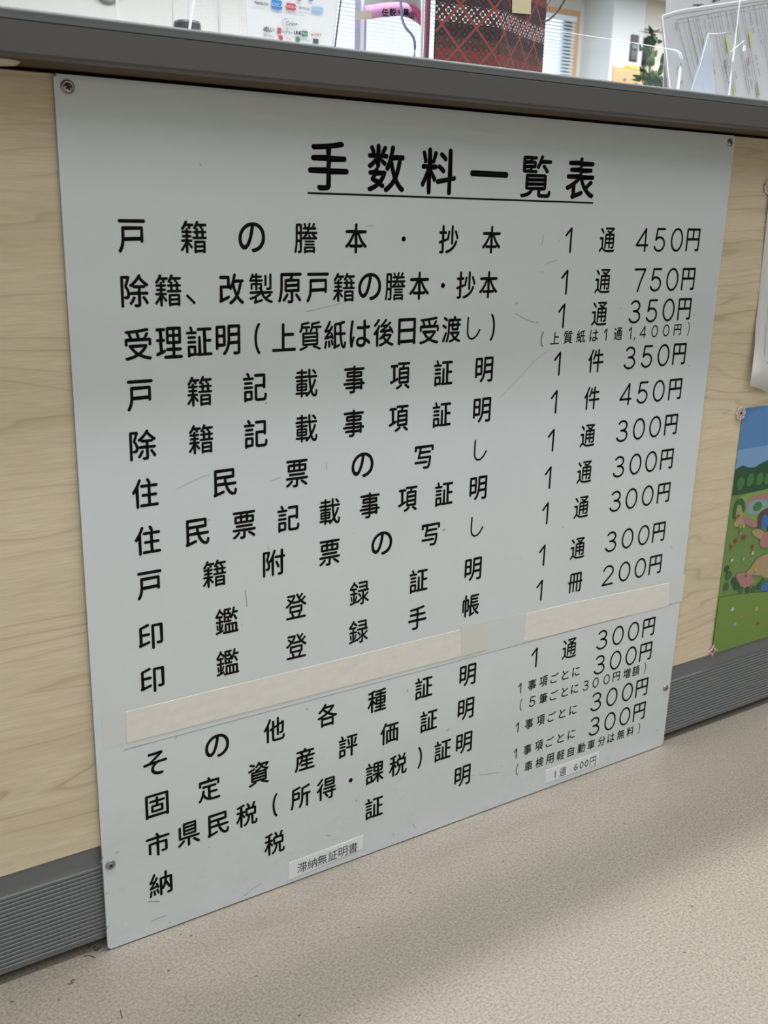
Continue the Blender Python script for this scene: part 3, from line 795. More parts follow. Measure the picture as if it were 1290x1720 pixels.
def poster():
    a, b = onp(1240.5, 687), onp(1199.5, 1102)
    x0 = (a.x + b.x) / 2; z1, z0 = a.z, max(b.z, 0.1365); x1 = x0 + 0.364
    t = thing('picture_poster', 'glossy poster of blue sky, woods and park at the foot of the panel', 'poster', (x0, PANEL, z0))
    box('sheet', x0, x1, PANEL - 0.0012, PANEL - 0.0006, z0, z1, mat('poster_grass', (0.155, 0.27, 0.07), 0.22), t)
    H = z1 - z0
    def PX(u, v):
        p = onp(u, v); return (p.x, p.z)
    layer = [0]
    def poly(name, pts, m, px=True):
        layer[0] += 1; d = 0.0013 + 0.00003 * layer[0]
        q = [PX(*p) for p in pts] if px else pts
        if px:                                       # soften the drawn outline
            for _ in range(2):
                q = [p_ for i in range(len(q)) for p_ in ((q[i][0] * .75 + q[(i + 1) % len(q)][0] * .25, q[i][1] * .75 + q[(i + 1) % len(q)][1] * .25), (q[i][0] * .25 + q[(i + 1) % len(q)][0] * .75, q[i][1] * .25 + q[(i + 1) % len(q)][1] * .75))]
        q = [(min(max(x, x0), x1), min(max(z, z0), z1)) for x, z in q]
        q = [p_ for i, p_ in enumerate(q) if (Vector(p_) - Vector(q[i - 1])).length > 1e-6]
        from mathutils.geometry import tessellate_polygon
        tri = tessellate_polygon([[Vector((x, z, 0)) for x, z in q]])
        T2 = []
        for f in tri:
            A, B, C = [Vector(q[i]) for i in f]
            T2.append(f if (B - A).cross(C - A) > 0 else f[::-1])
        return mesh(name, [(x, PANEL - d, z) for x, z in q], T2, m, t)
    blob = lambda cx, cy, rx, ry, n_=12, j=0.0, seed=0: [(cx + rx * (1 + j * math.sin(seed + 3 * w)) * math.cos(w), cy + ry * (1 + j * math.cos(seed + 4 * w)) * math.sin(w)) for w in [2 * math.pi * i / n_ for i in range(n_)]]
    msky = mat('poster_sky', (0.10, 0.25, 0.52), 0.22); msky2 = mat('poster_sky_low', (0.20, 0.36, 0.62), 0.22)
    mwood = mat('poster_dark_wood', (0.022, 0.085, 0.045), 0.22); mtree = mat('poster_tree', (0.06, 0.20, 0.055), 0.22)
    mhedge = mat('poster_hedge', (0.035, 0.12, 0.05), 0.22); mpath = mat('poster_path', (0.42, 0.31, 0.17), 0.22)
    mpink = mat('poster_flowers', (0.42, 0.20, 0.20), 0.22); mlight = mat('poster_light_green', (0.22, 0.36, 0.10), 0.22)
    mwater = mat('poster_pond', (0.24, 0.37, 0.42), 0.22); mblue = mat('poster_blue_water', (0.05, 0.16, 0.42), 0.22); mbrown = mat('poster_bridge', (0.10, 0.06, 0.05), 0.22)
    mlow = mat('poster_lawn', (0.16, 0.28, 0.05), 0.22)
    zz = lambda v: PX(1240, v)[1]
    zs = PX(1234, 788)[1]
    rect = lambda za, zb: [(x0, za), (x1, za), (x1, zb), (x0, zb)]
    poly('printed_sky', rect(zs - 0.004, z1), msky, False); poly('printed_sky', rect(zs - 0.004, zs + 0.03), msky2, False)
    top = [(x0 + (x1 - x0) * i / 24, zs + 0.004 * math.sin(i * 1.7) + 0.003 * math.sin(i * 3.1) + 0.0004 * i) for i in range(25)]
    zb = PX(1232, 832)[1]
    poly('printed_wood', [(x0, zb), (x1, zb)] + top[::-1], mwood, False)
    for i, (u, v) in enumerate(((1243, 812), (1259, 806), (1275, 804), (1289, 803))):
        c = PX(u, v); poly('printed_tree', blob(c[0], c[1], 0.0085, 0.0105, 12, 0.08, i), mtree, False)
    for i in range(8):
        c = (PX(1289, 803)[0] + 0.024 + i * 0.026, PX(1289, 803)[1] + 0.002 * math.sin(i)); poly('printed_tree', blob(c[0], c[1], 0.011, 0.012, 12, 0.08, i), mtree, False)
    # middle ground: arch of leaves, pond, flower banks, paths
    poly('printed_meadow', [(1234, 835), (1262, 826), (1330, 812), (1330, 870), (1229, 880)], mlight)
    poly('printed_arch', [(1229, 872), (1231, 848), (1237, 838), (1245, 836), (1250, 843), (1250, 858), (1246, 862), (1244, 848), (1238, 846), (1235, 855), (1234, 872)], mhedge)
    poly('printed_path', [(1236, 872), (1238, 850), (1243, 850), (1245, 866), (1252, 880), (1240, 886), (1228, 882)], mpath)
    poly('printed_flowers', [(1250, 846), (1257, 836), (1270, 830), (1290, 828), (1330, 822), (1330, 832), (1292, 840), (1275, 838), (1262, 846), (1252, 858)], mpink)
    poly('printed_pond', [(1252, 860), (1256, 844), (1268, 838), (1286, 838), (1288, 850), (1276, 862), (1262, 864)], mwater)
    poly('printed_island', [(1262, 852), (1268, 843), (1276, 842), (1280, 850), (1272, 858), (1264, 858)], mtree)
    poly('printed_flowers', [(1244, 866), (1254, 866), (1262, 874), (1276, 874), (1270, 886), (1258, 884), (1248, 878)], mpink)
    poly('printed_bridge', [(1270, 890), (1270, 868), (1277, 857), (1290, 852), (1310, 850), (1310, 895), (1290, 900), (1286, 896), (1290, 868), (1284, 862), (1278, 868), (1276, 888)], mbrown)
    poly('printed_stream', [(1276, 888), (1278, 868), (1284, 862), (1290, 868), (1288, 884), (1281, 890)], mblue)
    poly('printed_path', [(1258, 892), (1272, 886), (1286, 896), (1280, 905), (1270, 904)], mpath)
    poly('printed_flowers', [(1272, 915), (1278, 898), (1290, 890), (1320, 884), (1320, 912), (1290, 918), (1282, 920)], mpink)
    poly('printed_path', [(1247, 966), (1262, 950), (1270, 936), (1290, 928), (1320, 920), (1320, 970), (1290, 972), (1270, 964)], mpath)
    poly('printed_flowers', [(1232, 964), (1248, 960), (1262, 966), (1268, 978), (1256, 984), (1244, 988), (1238, 976)], mpink)
    for i, (u, v, r) in enumerate(((1219, 955, .0055), (1222, 966, .007), (1231, 975, .0065), (1218, 985, .0065), (1235, 984, .0068), (1243, 990, .006), (1254, 991, .006), (1264, 990, .006), (1273, 984, .0062), (1279, 977, .006))):
        c = PX(u, v); poly('printed_bush', blob(c[0], c[1], r, r, 12, 0.07, i), mhedge if i % 2 else mwood, False)
    poly('printed_stream', [(1273, 992), (1278, 980), (1290, 974), (1320, 966), (1320, 984), (1290, 992)], mblue)
    poly('printed_lawn', [(1170, 1012), (1200, 1004), (1222, 1000), (1250, 996), (1290, 993), (1400, 975), (1500, 975), (1500, 1100), (1280, 1160), (1150, 1180)], mlow)
    # small figureless marks: flower tufts in the lawn
    mw = mat('poster_white_flower', (0.6, 0.6, 0.58), 0.22); mr = mat('poster_red_flower', (0.35, 0.04, 0.04), 0.22); my = mat('poster_yellow_flower', (0.6, 0.42, 0.05), 0.22)
    rr = random.Random(5)
    for (u, v, r, m_) in ((1226, 918, .0035, mr), (1234, 908, .004, mr), (1248, 902, .004, mr), (1242, 894, .0035, mpink), (1227, 940, .003, mw), (1246, 938, .0035, mwater), (1262, 918, .0035, mr),
                          (1262, 928, .003, mw), (1267, 955, .004, my), (1251, 966, .0025, mr), (1247, 883, .003, my), (1241, 884, .0032, mlight), (1238, 866, .0028, mr), (1228, 1022, .0035, mw), (1232, 1048, .004, mwater), (1243, 1034, .003, mpink), (1268, 1022, .0035, my), (1271, 1046, .003, mr)):
        c = PX(u, v); poly('printed_flower', blob(c[0], c[1], r, r, 10, 0.18, u), m_, False)
    return x0, z1, z0
poster()

def sticker_round(u, v, label):
    c = onp(u, v); r = 0.0098
    t = thing('flower_sticker', label, 'sticker', (c.x, PANEL - 0.002, c.z), group=None)
    n_ = 40
    pts = [(c.x + (r + 0.0006 * math.cos(8 * w)) * math.cos(w), c.z + (r + 0.0006 * math.cos(8 * w)) * math.sin(w)) for w in [2 * math.pi * i / n_ for i in range(n_)]]
    slab('disc', [(x, PANEL - 0.0032, z) for x, z in pts], NS, 0.0012, M_STW, t)
    VF = ([], [])
    for i in range(8):
        w = 2 * math.pi * i / 8 + 0.2
        cx, cz = c.x + 0.0048 * math.cos(w), c.z + 0.0048 * math.sin(w)
        add2(VF, ribbon([(c.x + 0.0012 * math.cos(w), c.z + 0.0012 * math.sin(w)), (c.x + 0.0065 * math.cos(w - 0.22), c.z + 0.0065 * math.sin(w - 0.22))], 0.0009))
        add2(VF, ribbon([(c.x + 0.0065 * math.cos(w - 0.22), c.z + 0.0065 * math.sin(w - 0.22)), (c.x + 0.0072 * math.cos(w + 0.22), c.z + 0.0072 * math.sin(w + 0.22))], 0.0009))
    add2(VF, ribbon([(c.x - 0.0001, c.z), (c.x + 0.0001, c.z)], 0.0032))
    flat('petals', VF, lambda x, z: (x, PANEL - 0.0034, z), M_STR, t)
M_STW = mat('sticker_white', (0.66, 0.60, 0.58), 0.35); M_STR = mat('sticker_rose', (0.42, 0.07, 0.12), 0.35)
sticker_round(1242, 693.5, 'round white sticker with rose petals on the top left corner of the picture poster')
sticker_round(1289.5, 314, 'round white sticker with rose petals at the top of the curled notice')
def sticker_star(u, v):
    c = onp(u, v)
    t = thing('star_sticker', 'four pointed white and red star sticker on the bottom corner of the poster', 'sticker', (c.x, PANEL - 0.002, c.z))
    def star(R, r, n_=4):
        o = []
        for i in range(8):
            w = math.pi / 2 + i * math.pi / 4; q = R if i % 2 == 0 else r
            o.append((c.x + q * math.cos(w), c.z + q * math.sin(w)))
        return o
    slab('star', [(x, PANEL - 0.0032, z) for x, z in star(0.0105, 0.0048)], NS, 0.0012, M_STW, t)
    slab('red_centre', [(x, PANEL - 0.0035, z) for x, z in star(0.0066, 0.0027)], NS, 0.0002, M_STR, t)
sticker_star(1195, 1092)

# ================================================================ ON THE COUNTER
TOPZ = TZ
down = lambda p: Vector((p.x, p.y, TOPZ + 0.0004))     # straight down to the countertop
M_ACR = mat('clear_acrylic', (0.80, 0.87, 0.92), 0.04)
M_ACR.node_tree.nodes['Principled BSDF'].inputs['Alpha'].default_value = 0.045
M_ACR_E = mat('bright_acrylic_edge', (0.95, 0.97, 0.98), 0.15)
M_ACR_G = mat('grey_acrylic_edge', (0.45, 0.47, 0.49), 0.2)

def screen(u, y, z1, label, back=0.30, em=M_ACR_E, lean=0.0, w=0.0022):
    """clear partition standing across the counter, seen edge on"""
    p = P(u[0], u[1], y)
    t = thing('acrylic_partition', label, 'partition', (p.x, y, TOPZ), group=None)
    d = Vector((0.56, 1.0, 0)).normalized()            # runs away from the viewer
    q = Vector((p.x, y, 0)); s = q + d * back
    nrm = Vector((d.y, -d.x, 0)) * 0.0012
    V = [(q.x - nrm.x, q.y - nrm.y, TOPZ), (q.x + nrm.x, q.y + nrm.y, TOPZ), (s.x + nrm.x, s.y + nrm.y, TOPZ), (s.x - nrm.x, s.y - nrm.y, TOPZ)]
    V += [(a, b, z1) for a, b, c in V[:4]]
    mesh('clear_sheet', V, [(0, 3, 2, 1), (4, 5, 6, 7), (1, 2, 6, 5), (2, 3, 7, 6), (3, 0, 4, 7), (0, 1, 5, 4)], M_ACR, t)
    tube_mesh('polished_edge', [(q.x, q.y - 0.0015, TOPZ), (q.x + lean, q.y - 0.0015, z1)], w * 0.5, em, t, seg=8)
    return t
screen((197, 20), 0.05, 1.30, 'clear partition with the leftmost bright edge above the counter', w=0.0030)
screen((289, 20), 0.16, 1.30, 'clear partition left of the small dark cap', w=0.0016)
screen((315, 15), 0.20, 1.30, 'clear partition rising behind the small dark cap', w=0.0018)
screen((367, 20), 0.14, 1.30, 'clear partition right of the small dark cap', w=0.0034)
screen((408, 20), 0.10, 1.30, 'clear partition just left of the payment notice', w=0.0016)

# leaning clear stay in front of the dark cap
p0, p1 = P(319, 44, 0.03), P(326, 0, 0.03); pe = P(317, 60, 0.03)
o = tube_mesh('acrylic_stay', [down(pe), pe, p0, p1, p1 + (p1 - p0) * 1.5], 0.0012, M_ACR_E)
tag(o, 'thin leaning clear rod in front of the small dark cap', 'rod')

# small dark cap standing on the counter
c = P(324.5, 44, 0.12); zt = P(325, 37.5, 0.135).z
t = thing('stamp_case', 'small dark grey round cap standing behind the counter edge', 'case', (c.x, 0.135, TOPZ))
r = (P(346, 44, 0.135) - P(303, 44, 0.135)).length / 2 * 0.97
lathe('body', [(r * 1.02, 0), (r * 1.02, (zt - TOPZ) * 0.62), (r, (zt - TOPZ) * 0.64), (r, zt - TOPZ - 0.003), (r * 0.93, zt - TOPZ), (0.001, zt - TOPZ)], (c.x, 0.135, TOPZ), (0, 0, 1), mat('dark_grey_plastic', (0.045, 0.05, 0.055), 0.4), t)

# round grey object hanging on the far wall at the top left
c = P(190, -6, 5.40)
t = thing('wall_clock', 'round grey rimmed disc on the far white wall, cut by the top of the frame', 'clock', (c.x, WY - 0.002, c.z))
lathe('rim', [(0.085, 0), (0.085, 0.03), (0.075, 0.04), (0.066, 0.03)], (c.x, WY - 0.001, c.z + 0.055), (0, -1, 0), mat('grey_rim', (0.25, 0.26, 0.27), 0.5), t)
lathe('face', [(0.066, 0.0), (0.066, 0.031), (0.001, 0.031)], (c.x, WY - 0.001, c.z + 0.055), (0, -1, 0), M_WHITE, t)

# payment notice standing behind the partitions
def payment_notice():
    y = 0.115; Q = lambda u, v, d=0.0: P(u, v, y - d)
    tl, tr, br, bl = Q(409, -60), Q(573, -45), Q(556, 90), Q(418, 74)
    zb = TOPZ + 0.001
    bl = Vector((bl.x, y, zb)); br = Vector((br.x, y, zb))
    t = thing('payment_notice', 'white sheet of cashless payment logos standing behind the counter edge', 'notice', (bl.x, y, TOPZ))
    slab('sheet', [bl, br, tr, tl], NS, 0.0008, mat('bright_paper', (0.74, 0.75, 0.78), 0.5), t)
    e = slab('folded_edge', [br + Vector((-0.0006, -0.0012, 0)), br + Vector((0.0016, -0.0012, 0)), tr + Vector((0.0042, -0.0012, 0)), tr + Vector((0.0028, -0.0012, 0))], NS, 0.0006, mat('dark_fold', (0.10, 0.11, 0.12), 0.5), t)
    def pr(name, VF, m, d=0.0015): return flat(name, VF, lambda x, z: (x, y - d, z), m, t)
    ang = -0.0
    def txt(s, u, v, hpx, m, ex=0.00006, asp=1.0):
        p = Q(u, v); size = hpx * 0.00062
        VF = text2d(s, size, p.x, p.z, ex, 0.0, asp)
        pr('print', VF, m)
    def rect(u0, v0, u1, v1, m, r=0.0015, slope=0.10):
        a = Q(u0, (v0 + v1) / 2 - (u1 - u0) * slope / 2); b = Q(u1, (v0 + v1) / 2 + (u1 - u0) * slope / 2); h = (v1 - v0) * 0.00072
        zc = (a.z + b.z) / 2
        pts = []
        for cx, cz, a0 in ((b.x - r, zc + h / 2 - r, 0), (a.x + r, zc + h / 2 - r, 90), (a.x + r, zc - h / 2 + r, 180), (b.x - r, zc - h / 2 + r, 270)):
            pts += arc(cx, cz, r, r, a0, a0 + 90, 4)
        pr('printed_logo', (pts, [tuple(range(len(pts)))]), m, 0.0012)
    ink = mat('dark_print', (0.10, 0.10, 0.12), 0.5); blue = mat('blue_print', (0.05, 0.26, 0.66), 0.5); red = mat('red_print', (0.52, 0.10, 0.13), 0.5)
    green = mat('green_print', (0.06, 0.26, 0.13), 0.5); lblue = mat('pale_blue_print', (0.32, 0.52, 0.72), 0.5); orange = mat('orange_print', (0.62, 0.26, 0.20), 0.5); white = mat('white_print', (0.75, 0.77, 0.8), 0.5)
    grey_ = mat('grey_print', (0.36, 0.37, 0.44), 0.5)
    txt('nanaco', 438, 5, 9, ink); rect(455, 2, 473, 14.5, blue); txt('ICOCA', 464.5, 8.8, 7, white)
    rect(479, 7, 497, 16, red, 0.003); txt('SUGOCA', 488, 11.5, 5, white, 0.0); txt('nimoca', 509.5, 13.5, 8, grey_)
    rect(522.5, 13, 542, 20.5, lblue); txt('はやかけん', 532, 17, 4.2, white, 0.0)
    rect(499, -6, 505, 0.5, red); rect(518, -5, 525, 1, blue)
    txt('電子マネー・コード決済がご利用いただけます', 487, 23.7, 3.0, grey_, 0.0)
    txt('Coin+', 489, 40, 10, grey_, 0.0001)
    a_ = Q(479, 39.7)
    VF = ribbon(arc(a_.x + 0.0008, a_.z, 0.0047, 0.0045, 60, 300, 16), 0.0005); pr('printed_logo', VF, grey_)
    txt('d払い', 450.5, 50, 9, ink, 0.00014); rect(465, 48, 471.5, 56, red, 0.001); txt('PayPay', 480, 53.3, 8, grey_)
    txt('LINE', 499, 55.5, 8, ink, 0.00012); rect(506, 53, 516, 60.5, green, 0.0008); txt('Pay', 511, 56.8, 6, white); txt('au PAY', 530.5, 58.5, 7, orange)
    txt('銀行Pay', 451, 61, 6, grey_, 0.0)
    def disc(u, v, r_, m):
        p = Q(u, v); pts = arc(p.x, p.z, r_, r_, 0, 342, 19); pr('printed_logo', (pts, [tuple(range(len(pts)))]), m, 0.0012)
    disc(471, 64, 0.0026, red); txt('Pay', 484, 65.5, 6, orange, 0.0); disc(499.5, 66.5, 0.0029, green); txt('WeChat', 511, 67.5, 6, grey_, 0.0); rect(525, 66.5, 534, 73, ink, 0.0006)
payment_notice()

# acrylic uprights right of the payment notice, with a flyer taped to them
t = thing('acrylic_screen', 'clear upright screen with lilac edges left of the patterned box', 'partition', (0.5, 0.26, TOPZ))
M_LIL = mat('lilac_edge', (0.42, 0.42, 0.60), 0.3)
def upright(u0, u1, m, y, name):
    a = P(u0, 70, y); b = P(u1, 70, y)
    box(name, a.x, b.x, y, y + 0.003, TOPZ, 1.32, m, t)
upright(597.5, 604.5, M_LIL, 0.26, 'upright_edge'); upright(605.5, 611.5, M_ACR_E, 0.262, 'upright_edge'); upright(612.2, 615.2, M_LIL, 0.26, 'upright_edge')
upright(577, 594, M_ACR, 0.262, 'clear_sheet'); upright(616, 707, M_ACR, 0.266, 'clear_sheet'); upright(707.5, 711, M_ACR_E, 0.262, 'upright_edge')

# pink flyer, bowed forward
def flyer():
    y = 0.245
    t = thing('pink_flyer', 'white flyer with a pink banner, bowed and taped to the clear upright frame', 'flyer', tuple(P(613, 33, y)))
    top = [(613, 9.5), (625, 7.5), (640, 5), (655, 3.6), (670, 3.2), (680, 4.2), (690, 8), (698, 12), (707, 18)]
    bot = [(613, 33), (625, 31.5), (640, 29.5), (655, 28), (670, 27.2), (680, 28.5), (690, 32), (698, 36.5), (707, 43.5)]
    up = [(u, v - 60) for u, v in top]
    dy = [0.0, 0.002, 0.004, 0.006, 0.007, 0.006, 0.003, -0.002, -0.008]
    def strip(name, A, B, m, d):
        V = [P(u, v, y - d - k_) for (u, v), k_ in zip(A, dy)] + [P(u, v, y - d - k_) for (u, v), k_ in zip(B, dy)]
        k = len(A); Fc = [(i + k, i + k + 1, i + 1, i) for i in range(k - 1)]
        o = mesh(name, V, Fc, m, t, smooth=True); md = o.modifiers.new('thickness', 'SOLIDIFY'); md.thickness = 0.0003; md.offset = -1
        return o
    strip('sheet', up, top, mat('flyer_white', (0.74, 0.76, 0.76), 0.5), 0)
    mpk = mat('flyer_pink', (0.70, 0.34, 0.60), 0.5); mrp = mat('flyer_rose', (0.56, 0.10, 0.24), 0.5)
    V_ = strip('pink_banner', top, bot, mpk, 0)
    # darker rose end of the banner
    A = [(686, 6.3), (690, 8), (698, 12), (707, 18)]; B = [(700, 26), (702, 30), (704, 38), (707, 43.5)]
    k = 4; VV = [P(u, v, y - 0.0012 - q) for (u, v), q in zip(A, (0.0045, 0.003, -0.002, -0.008))] + [P(u, v, y - 0.0012 - q) for (u, v), q in zip(B, (-0.003, -0.004, -0.006, -0.008))]
    mesh('rose_end', VV, [(i + k, i + k + 1, i + 1, i) for i in range(3)], mrp, t)
    for ch, u, v, s in (('伝', 646.5, 21.5, 0.0098), ('説', 659.5, 20.5, 0.0098), ('の', 671.5, 20.5, 0.006), ('黒', 682, 21.5, 0.0095), ('山', 694, 24.5, 0.0098)):
        p = P(u, v, y - 0.009); lp = glyph_loops(ch, s * (0.8 if u > 690 else 1), s, p.x, p.z)
        yy = y - 0.0095 if u < 688 else y - 0.006
        flat('print', ink(lp, 0.00025), lambda x, z, yy=yy: (x, yy, z), M_INK, t)
flyer()
a, b, c, d_ = P(597.5, 18, 0.232), P(625, 19, 0.232), P(624, 31, 0.232), P(598, 33.5, 0.232)
o = slab('masking_tape', [d_, c, b, a], NS, 0.0006, mat('beige_masking_tape', (0.52, 0.47, 0.40), 0.7)); tag(o, 'beige strip of masking tape holding the pink flyer', 'tape')
pts = [(672, -25), (673, 0), (674, 18), (675, 30), (678, 40), (683, 49), (689, 55), (694, 62), (696.5, 70), (697, 80), (696, 96)]
o = tube_mesh('hanging_cord', [P(u, v, 0.225) for u, v in pts] + [down(P(696, 96, 0.225)) + Vector((0, 0, 0.0016))], 0.0017, mat('slate_blue_cord', (0.26, 0.27, 0.44), 0.5), seg=10); tag(o, 'slate blue cord hanging in front of the pink flyer', 'cord')

# patterned paper box
M_PAT = mat('patterned_washi', (0.1, 0.03, 0.03), 0.6)
n = N(M_PAT)
uvn = n.new('ShaderNodeUVMap'); sp = n.new('ShaderNodeSeparateXYZ'); n.link(uvn.outputs[0], sp.inputs[0])
U, Vv = sp.outputs[0], sp.outputs[1]                # metres across and up
A_ = n.math('ADD', n.math('MULTIPLY', U, 1 / 0.0480), n.math('MULTIPLY', Vv, 1 / 0.0480)); B_ = n.math('SUBTRACT', n.math('MULTIPLY', U, 1 / 0.0480), n.math('MULTIPLY', Vv, 1 / 0.0480))
def near(x, w): # 1 close to integers
    f = n.math('ABSOLUTE', n.math('SUBTRACT', n.math('FRACT', n.math('ADD', x, 0.5)), 0.5)); return n.math('LESS_THAN', f, w)
big = n.math('MAXIMUM', near(A_, 0.050), near(B_, 0.050))
A3 = n.math('MULTIPLY', A_, 3.0); B3 = n.math('MULTIPLY', B_, 3.0)
small = n.math('MAXIMUM', near(A3, 0.055), near(B3, 0.055))
fa = n.math('SUBTRACT', n.math('FRACT', A3), 0.5); fb = n.math('SUBTRACT', n.math('FRACT', B3), 0.5)
dx = n.math('ADD', fa, fb); dz = n.math('SUBTRACT', fa, fb)      # cell coordinates turned upright
rad = n.math('SQRT', n.math('ADD', n.math('MULTIPLY', dx, dx), n.math('MULTIPLY', dz, dz)))
angl = n.math('ARCTAN2', dz, dx)
c4 = n.math('ABSOLUTE', n.math('COSINE', n.math('MULTIPLY', angl, 2.0)))
flower = n.math('LESS_THAN', rad, n.math('ADD', n.math('MULTIPLY', c4, 0.36), 0.22))
petal_tip = n.math('MULTIPLY', n.math('GREATER_THAN', rad, 0.33), n.math('MULTIPLY', flower, 1.0))
core = n.math('MULTIPLY', n.math('LESS_THAN', rad, n.math('ADD', n.math('MULTIPLY', c4, 0.16), 0.08)), 1.0)
bandv = n.math('FRACT', n.math('MULTIPLY', Vv, 1 / 0.12))     # repeat of coloured bands going up
ground = n.ramp(bandv, [(0.0, (0.21, 0.028, 0.025)), (0.38, (0.055, 0.026, 0.016)), (0.50, (0.022, 0.009, 0.013))], 'CONSTANT')
flowc = n.ramp(bandv, [(0.0, (0.055, 0.045, 0.028)), (0.38, (0.05, 0.045, 0.025)), (0.50, (0.014, 0.013, 0.017)), (0.63, (0.035, 0.03, 0.024)), (0.79, (0.016, 0.015, 0.019))], 'CONSTANT')
tipc = n.ramp(bandv, [(0.0, (0.10, 0.05, 0.03)), (0.38, (0.06, 0.035, 0.02)), (0.50, (0.012, 0.009, 0.012)), (0.63, (0.95, 0.88, 0.80)), (0.79, (0.014, 0.010, 0.013))], 'CONSTANT')
linec = n.ramp(bandv, [(0.0, (0.26, 0.05, 0.042)), (0.50, (0.16, 0.035, 0.05))], 'CONSTANT')
col = n.mix(small, ground, n.mix(0.55, ground, linec)); col = n.mix(flower, col, flowc); col = n.mix(petal_tip, col, tipc)
col = n.mix(core, col, n.ramp(bandv, [(0.0, (0.12, 0.105, 0.065)), (0.50, (0.06, 0.064, 0.07))], 'CONSTANT'))
col = n.mix(big, col, (0.27, 0.055, 0.048))
wear = n.noise(n.coord(), 90, 5, 0.8); col = n.mix(n.ramp(wear, [(0.66, grey(0)), (0.70, grey(0.7))]), col, (0.55, 0.45, 0.36))
col = n.mix(1.0, col, (0.66, 0.62, 0.66), 'MULTIPLY')
n.base(col)
def pattern_box():
    y = 0.14
    A = P(725.5, 96, y); C = P(836, 100, y - 0.012); B = P(913, 116, y + 0.055)
    t = thing('patterned_box', 'tall red and black diamond patterned paper covered box standing on the counter', 'box', (C.x, C.y, TOPZ))
    D2 = Vector((A.x + (B.x - C.x), A.y + (B.y - C.y), 0)); zt = 1.24
    a, b, c = [Vector((q.x, q.y, 0)) for q in (A, B, C)]
    prof = [a, c, b, D2]; Vs = [Vector((q.x, q.y, z)) for z in (TOPZ, zt) for q in prof]
    f = [(0, 1, 5, 4), (1, 2, 6, 5), (2, 3, 7, 6), (3, 0, 4, 7), (4, 5, 6, 7), (3, 2, 1, 0)]
    o = mesh('covered_body', Vs, f, M_PAT, t)
    uv = o.data.uv_layers.new(name='UVMap'); lens = [(c - a).length, (b - c).length, (D2 - b).length, (a - D2).length]; base = [0, lens[0], lens[0] + lens[1], sum(lens[:3])]
    for pi, p in enumerate(o.data.polygons):
        for li in p.loop_indices:
            vi = o.data.loops[li].vertex_index; z = Vs[vi].z - TOPZ
            if pi < 4:
                q = vi % 4; uu = base[pi] + (0 if q == pi else lens[pi]); uv.data[li].uv = (uu + 0.012, z)
            else: uv.data[li].uv = (Vs[vi].x, Vs[vi].y)
    bm = bmesh.new(); bm.from_mesh(o.data)
    bmesh.ops.bevel(bm, geom=[e for e in bm.edges if abs(e.verts[0].co.z - e.verts[1].co.z) > 0.1], offset=0.004, segments=3, affect='EDGES')
    bm.to_mesh(o.data); bm.free()
    # rubbed white patches along the front corner
    VF = []; Fc = []
    rr = random.Random(11)
    fdir = (b - c).normalized()
    pt = Vector((0, 0, 0))
    # side panel seen through acrylic at its left
    s0 = P(709, 90, y + 0.03); s1 = P(724, 95, y + 0.02)
    box('mauve_side', s0.x, s1.x, y + 0.024, y + 0.028, TOPZ, zt - 0.01, mat('mauve_paper', (0.30, 0.13, 0.17), 0.35), t, bevel=0.001)
    # beige tag pasted on the right face
    n2 = Vector((fdir.y, -fdir.x, 0)).normalized()
    if n2.y > 0: n2 = -n2
    def on_face(u, v):
        d = RIGHT * ((u - 645) / F_PX) + DOWN * ((v - 860) / F_PX) + FWD
        k = ((c - CAM).dot(n2)) / d.dot(n2)
        return CAM + d * k
    q = [on_face(859, 21.5), on_face(890, 24), on_face(891, -30), on_face(859.5, -32)]
    q = [p + n2 * 0.0014 for p in q]
    slab('paper_tag', q, n2, 0.0008, mat('kraft_tag', (0.42, 0.36, 0.22), 0.7), t)['label'] = 'beige paper tag on the right face'
pattern_box()
# black cable right of the box
pts = [(908, 40), (915, 36), (922, 33), (930, 26), (937, 18), (943, 9), (948, 0), (954, -14)]
o = tube_mesh('black_cable', [P(u, v, 0.19) for u, v in pts], [0.0014] * 8, mat('black_rubber', (0.01, 0.01, 0.012), 0.4)); tag(o, 'thick black cable looping up from behind the patterned box', 'cable')
pts = [(905, 22), (913, 17), (919, 9), (924, 1), (930, -12)]
o = tube_mesh('black_cable', [P(u, v, 0.21) for u, v in pts], 0.0006, D.materials['black_rubber']); tag(o, 'thin black wire above the thick cable by the patterned box', 'cable')

# clear riser: thin top edge running right, then a bent front leg
t = thing('acrylic_riser', 'clear bent acrylic riser with a thin white top edge before the list papers', 'stand', tuple(P(1140, 148, 0.0)))
pts = [(915, 49), (1000, 62), (1060, 71), (1115, 81), (1130, 83.5), (1138, 86), (1142.5, 90), (1144.5, 97), (1143, 115), (1139, 148), (1138, 156)]
W = [P(u, v, 0.0) for u, v in pts]; W[-1] = down(W[-1])
rr_ = [0.0003, 0.0003, 0.0004, 0.0006, 0.0009, 0.0013, 0.0016, 0.0018, 0.0018, 0.0018, 0.0018]
tube_mesh('bright_edge', W, rr_, M_ACR_E, t)
back = Vector((0.01, 0.07, 0))
V = W + [w + back for w in W]; k = len(W)
mesh('clear_sheet', V, [(i, i + 1, i + 1 + k, i + k) for i in range(k - 1)], M_ACR, t)

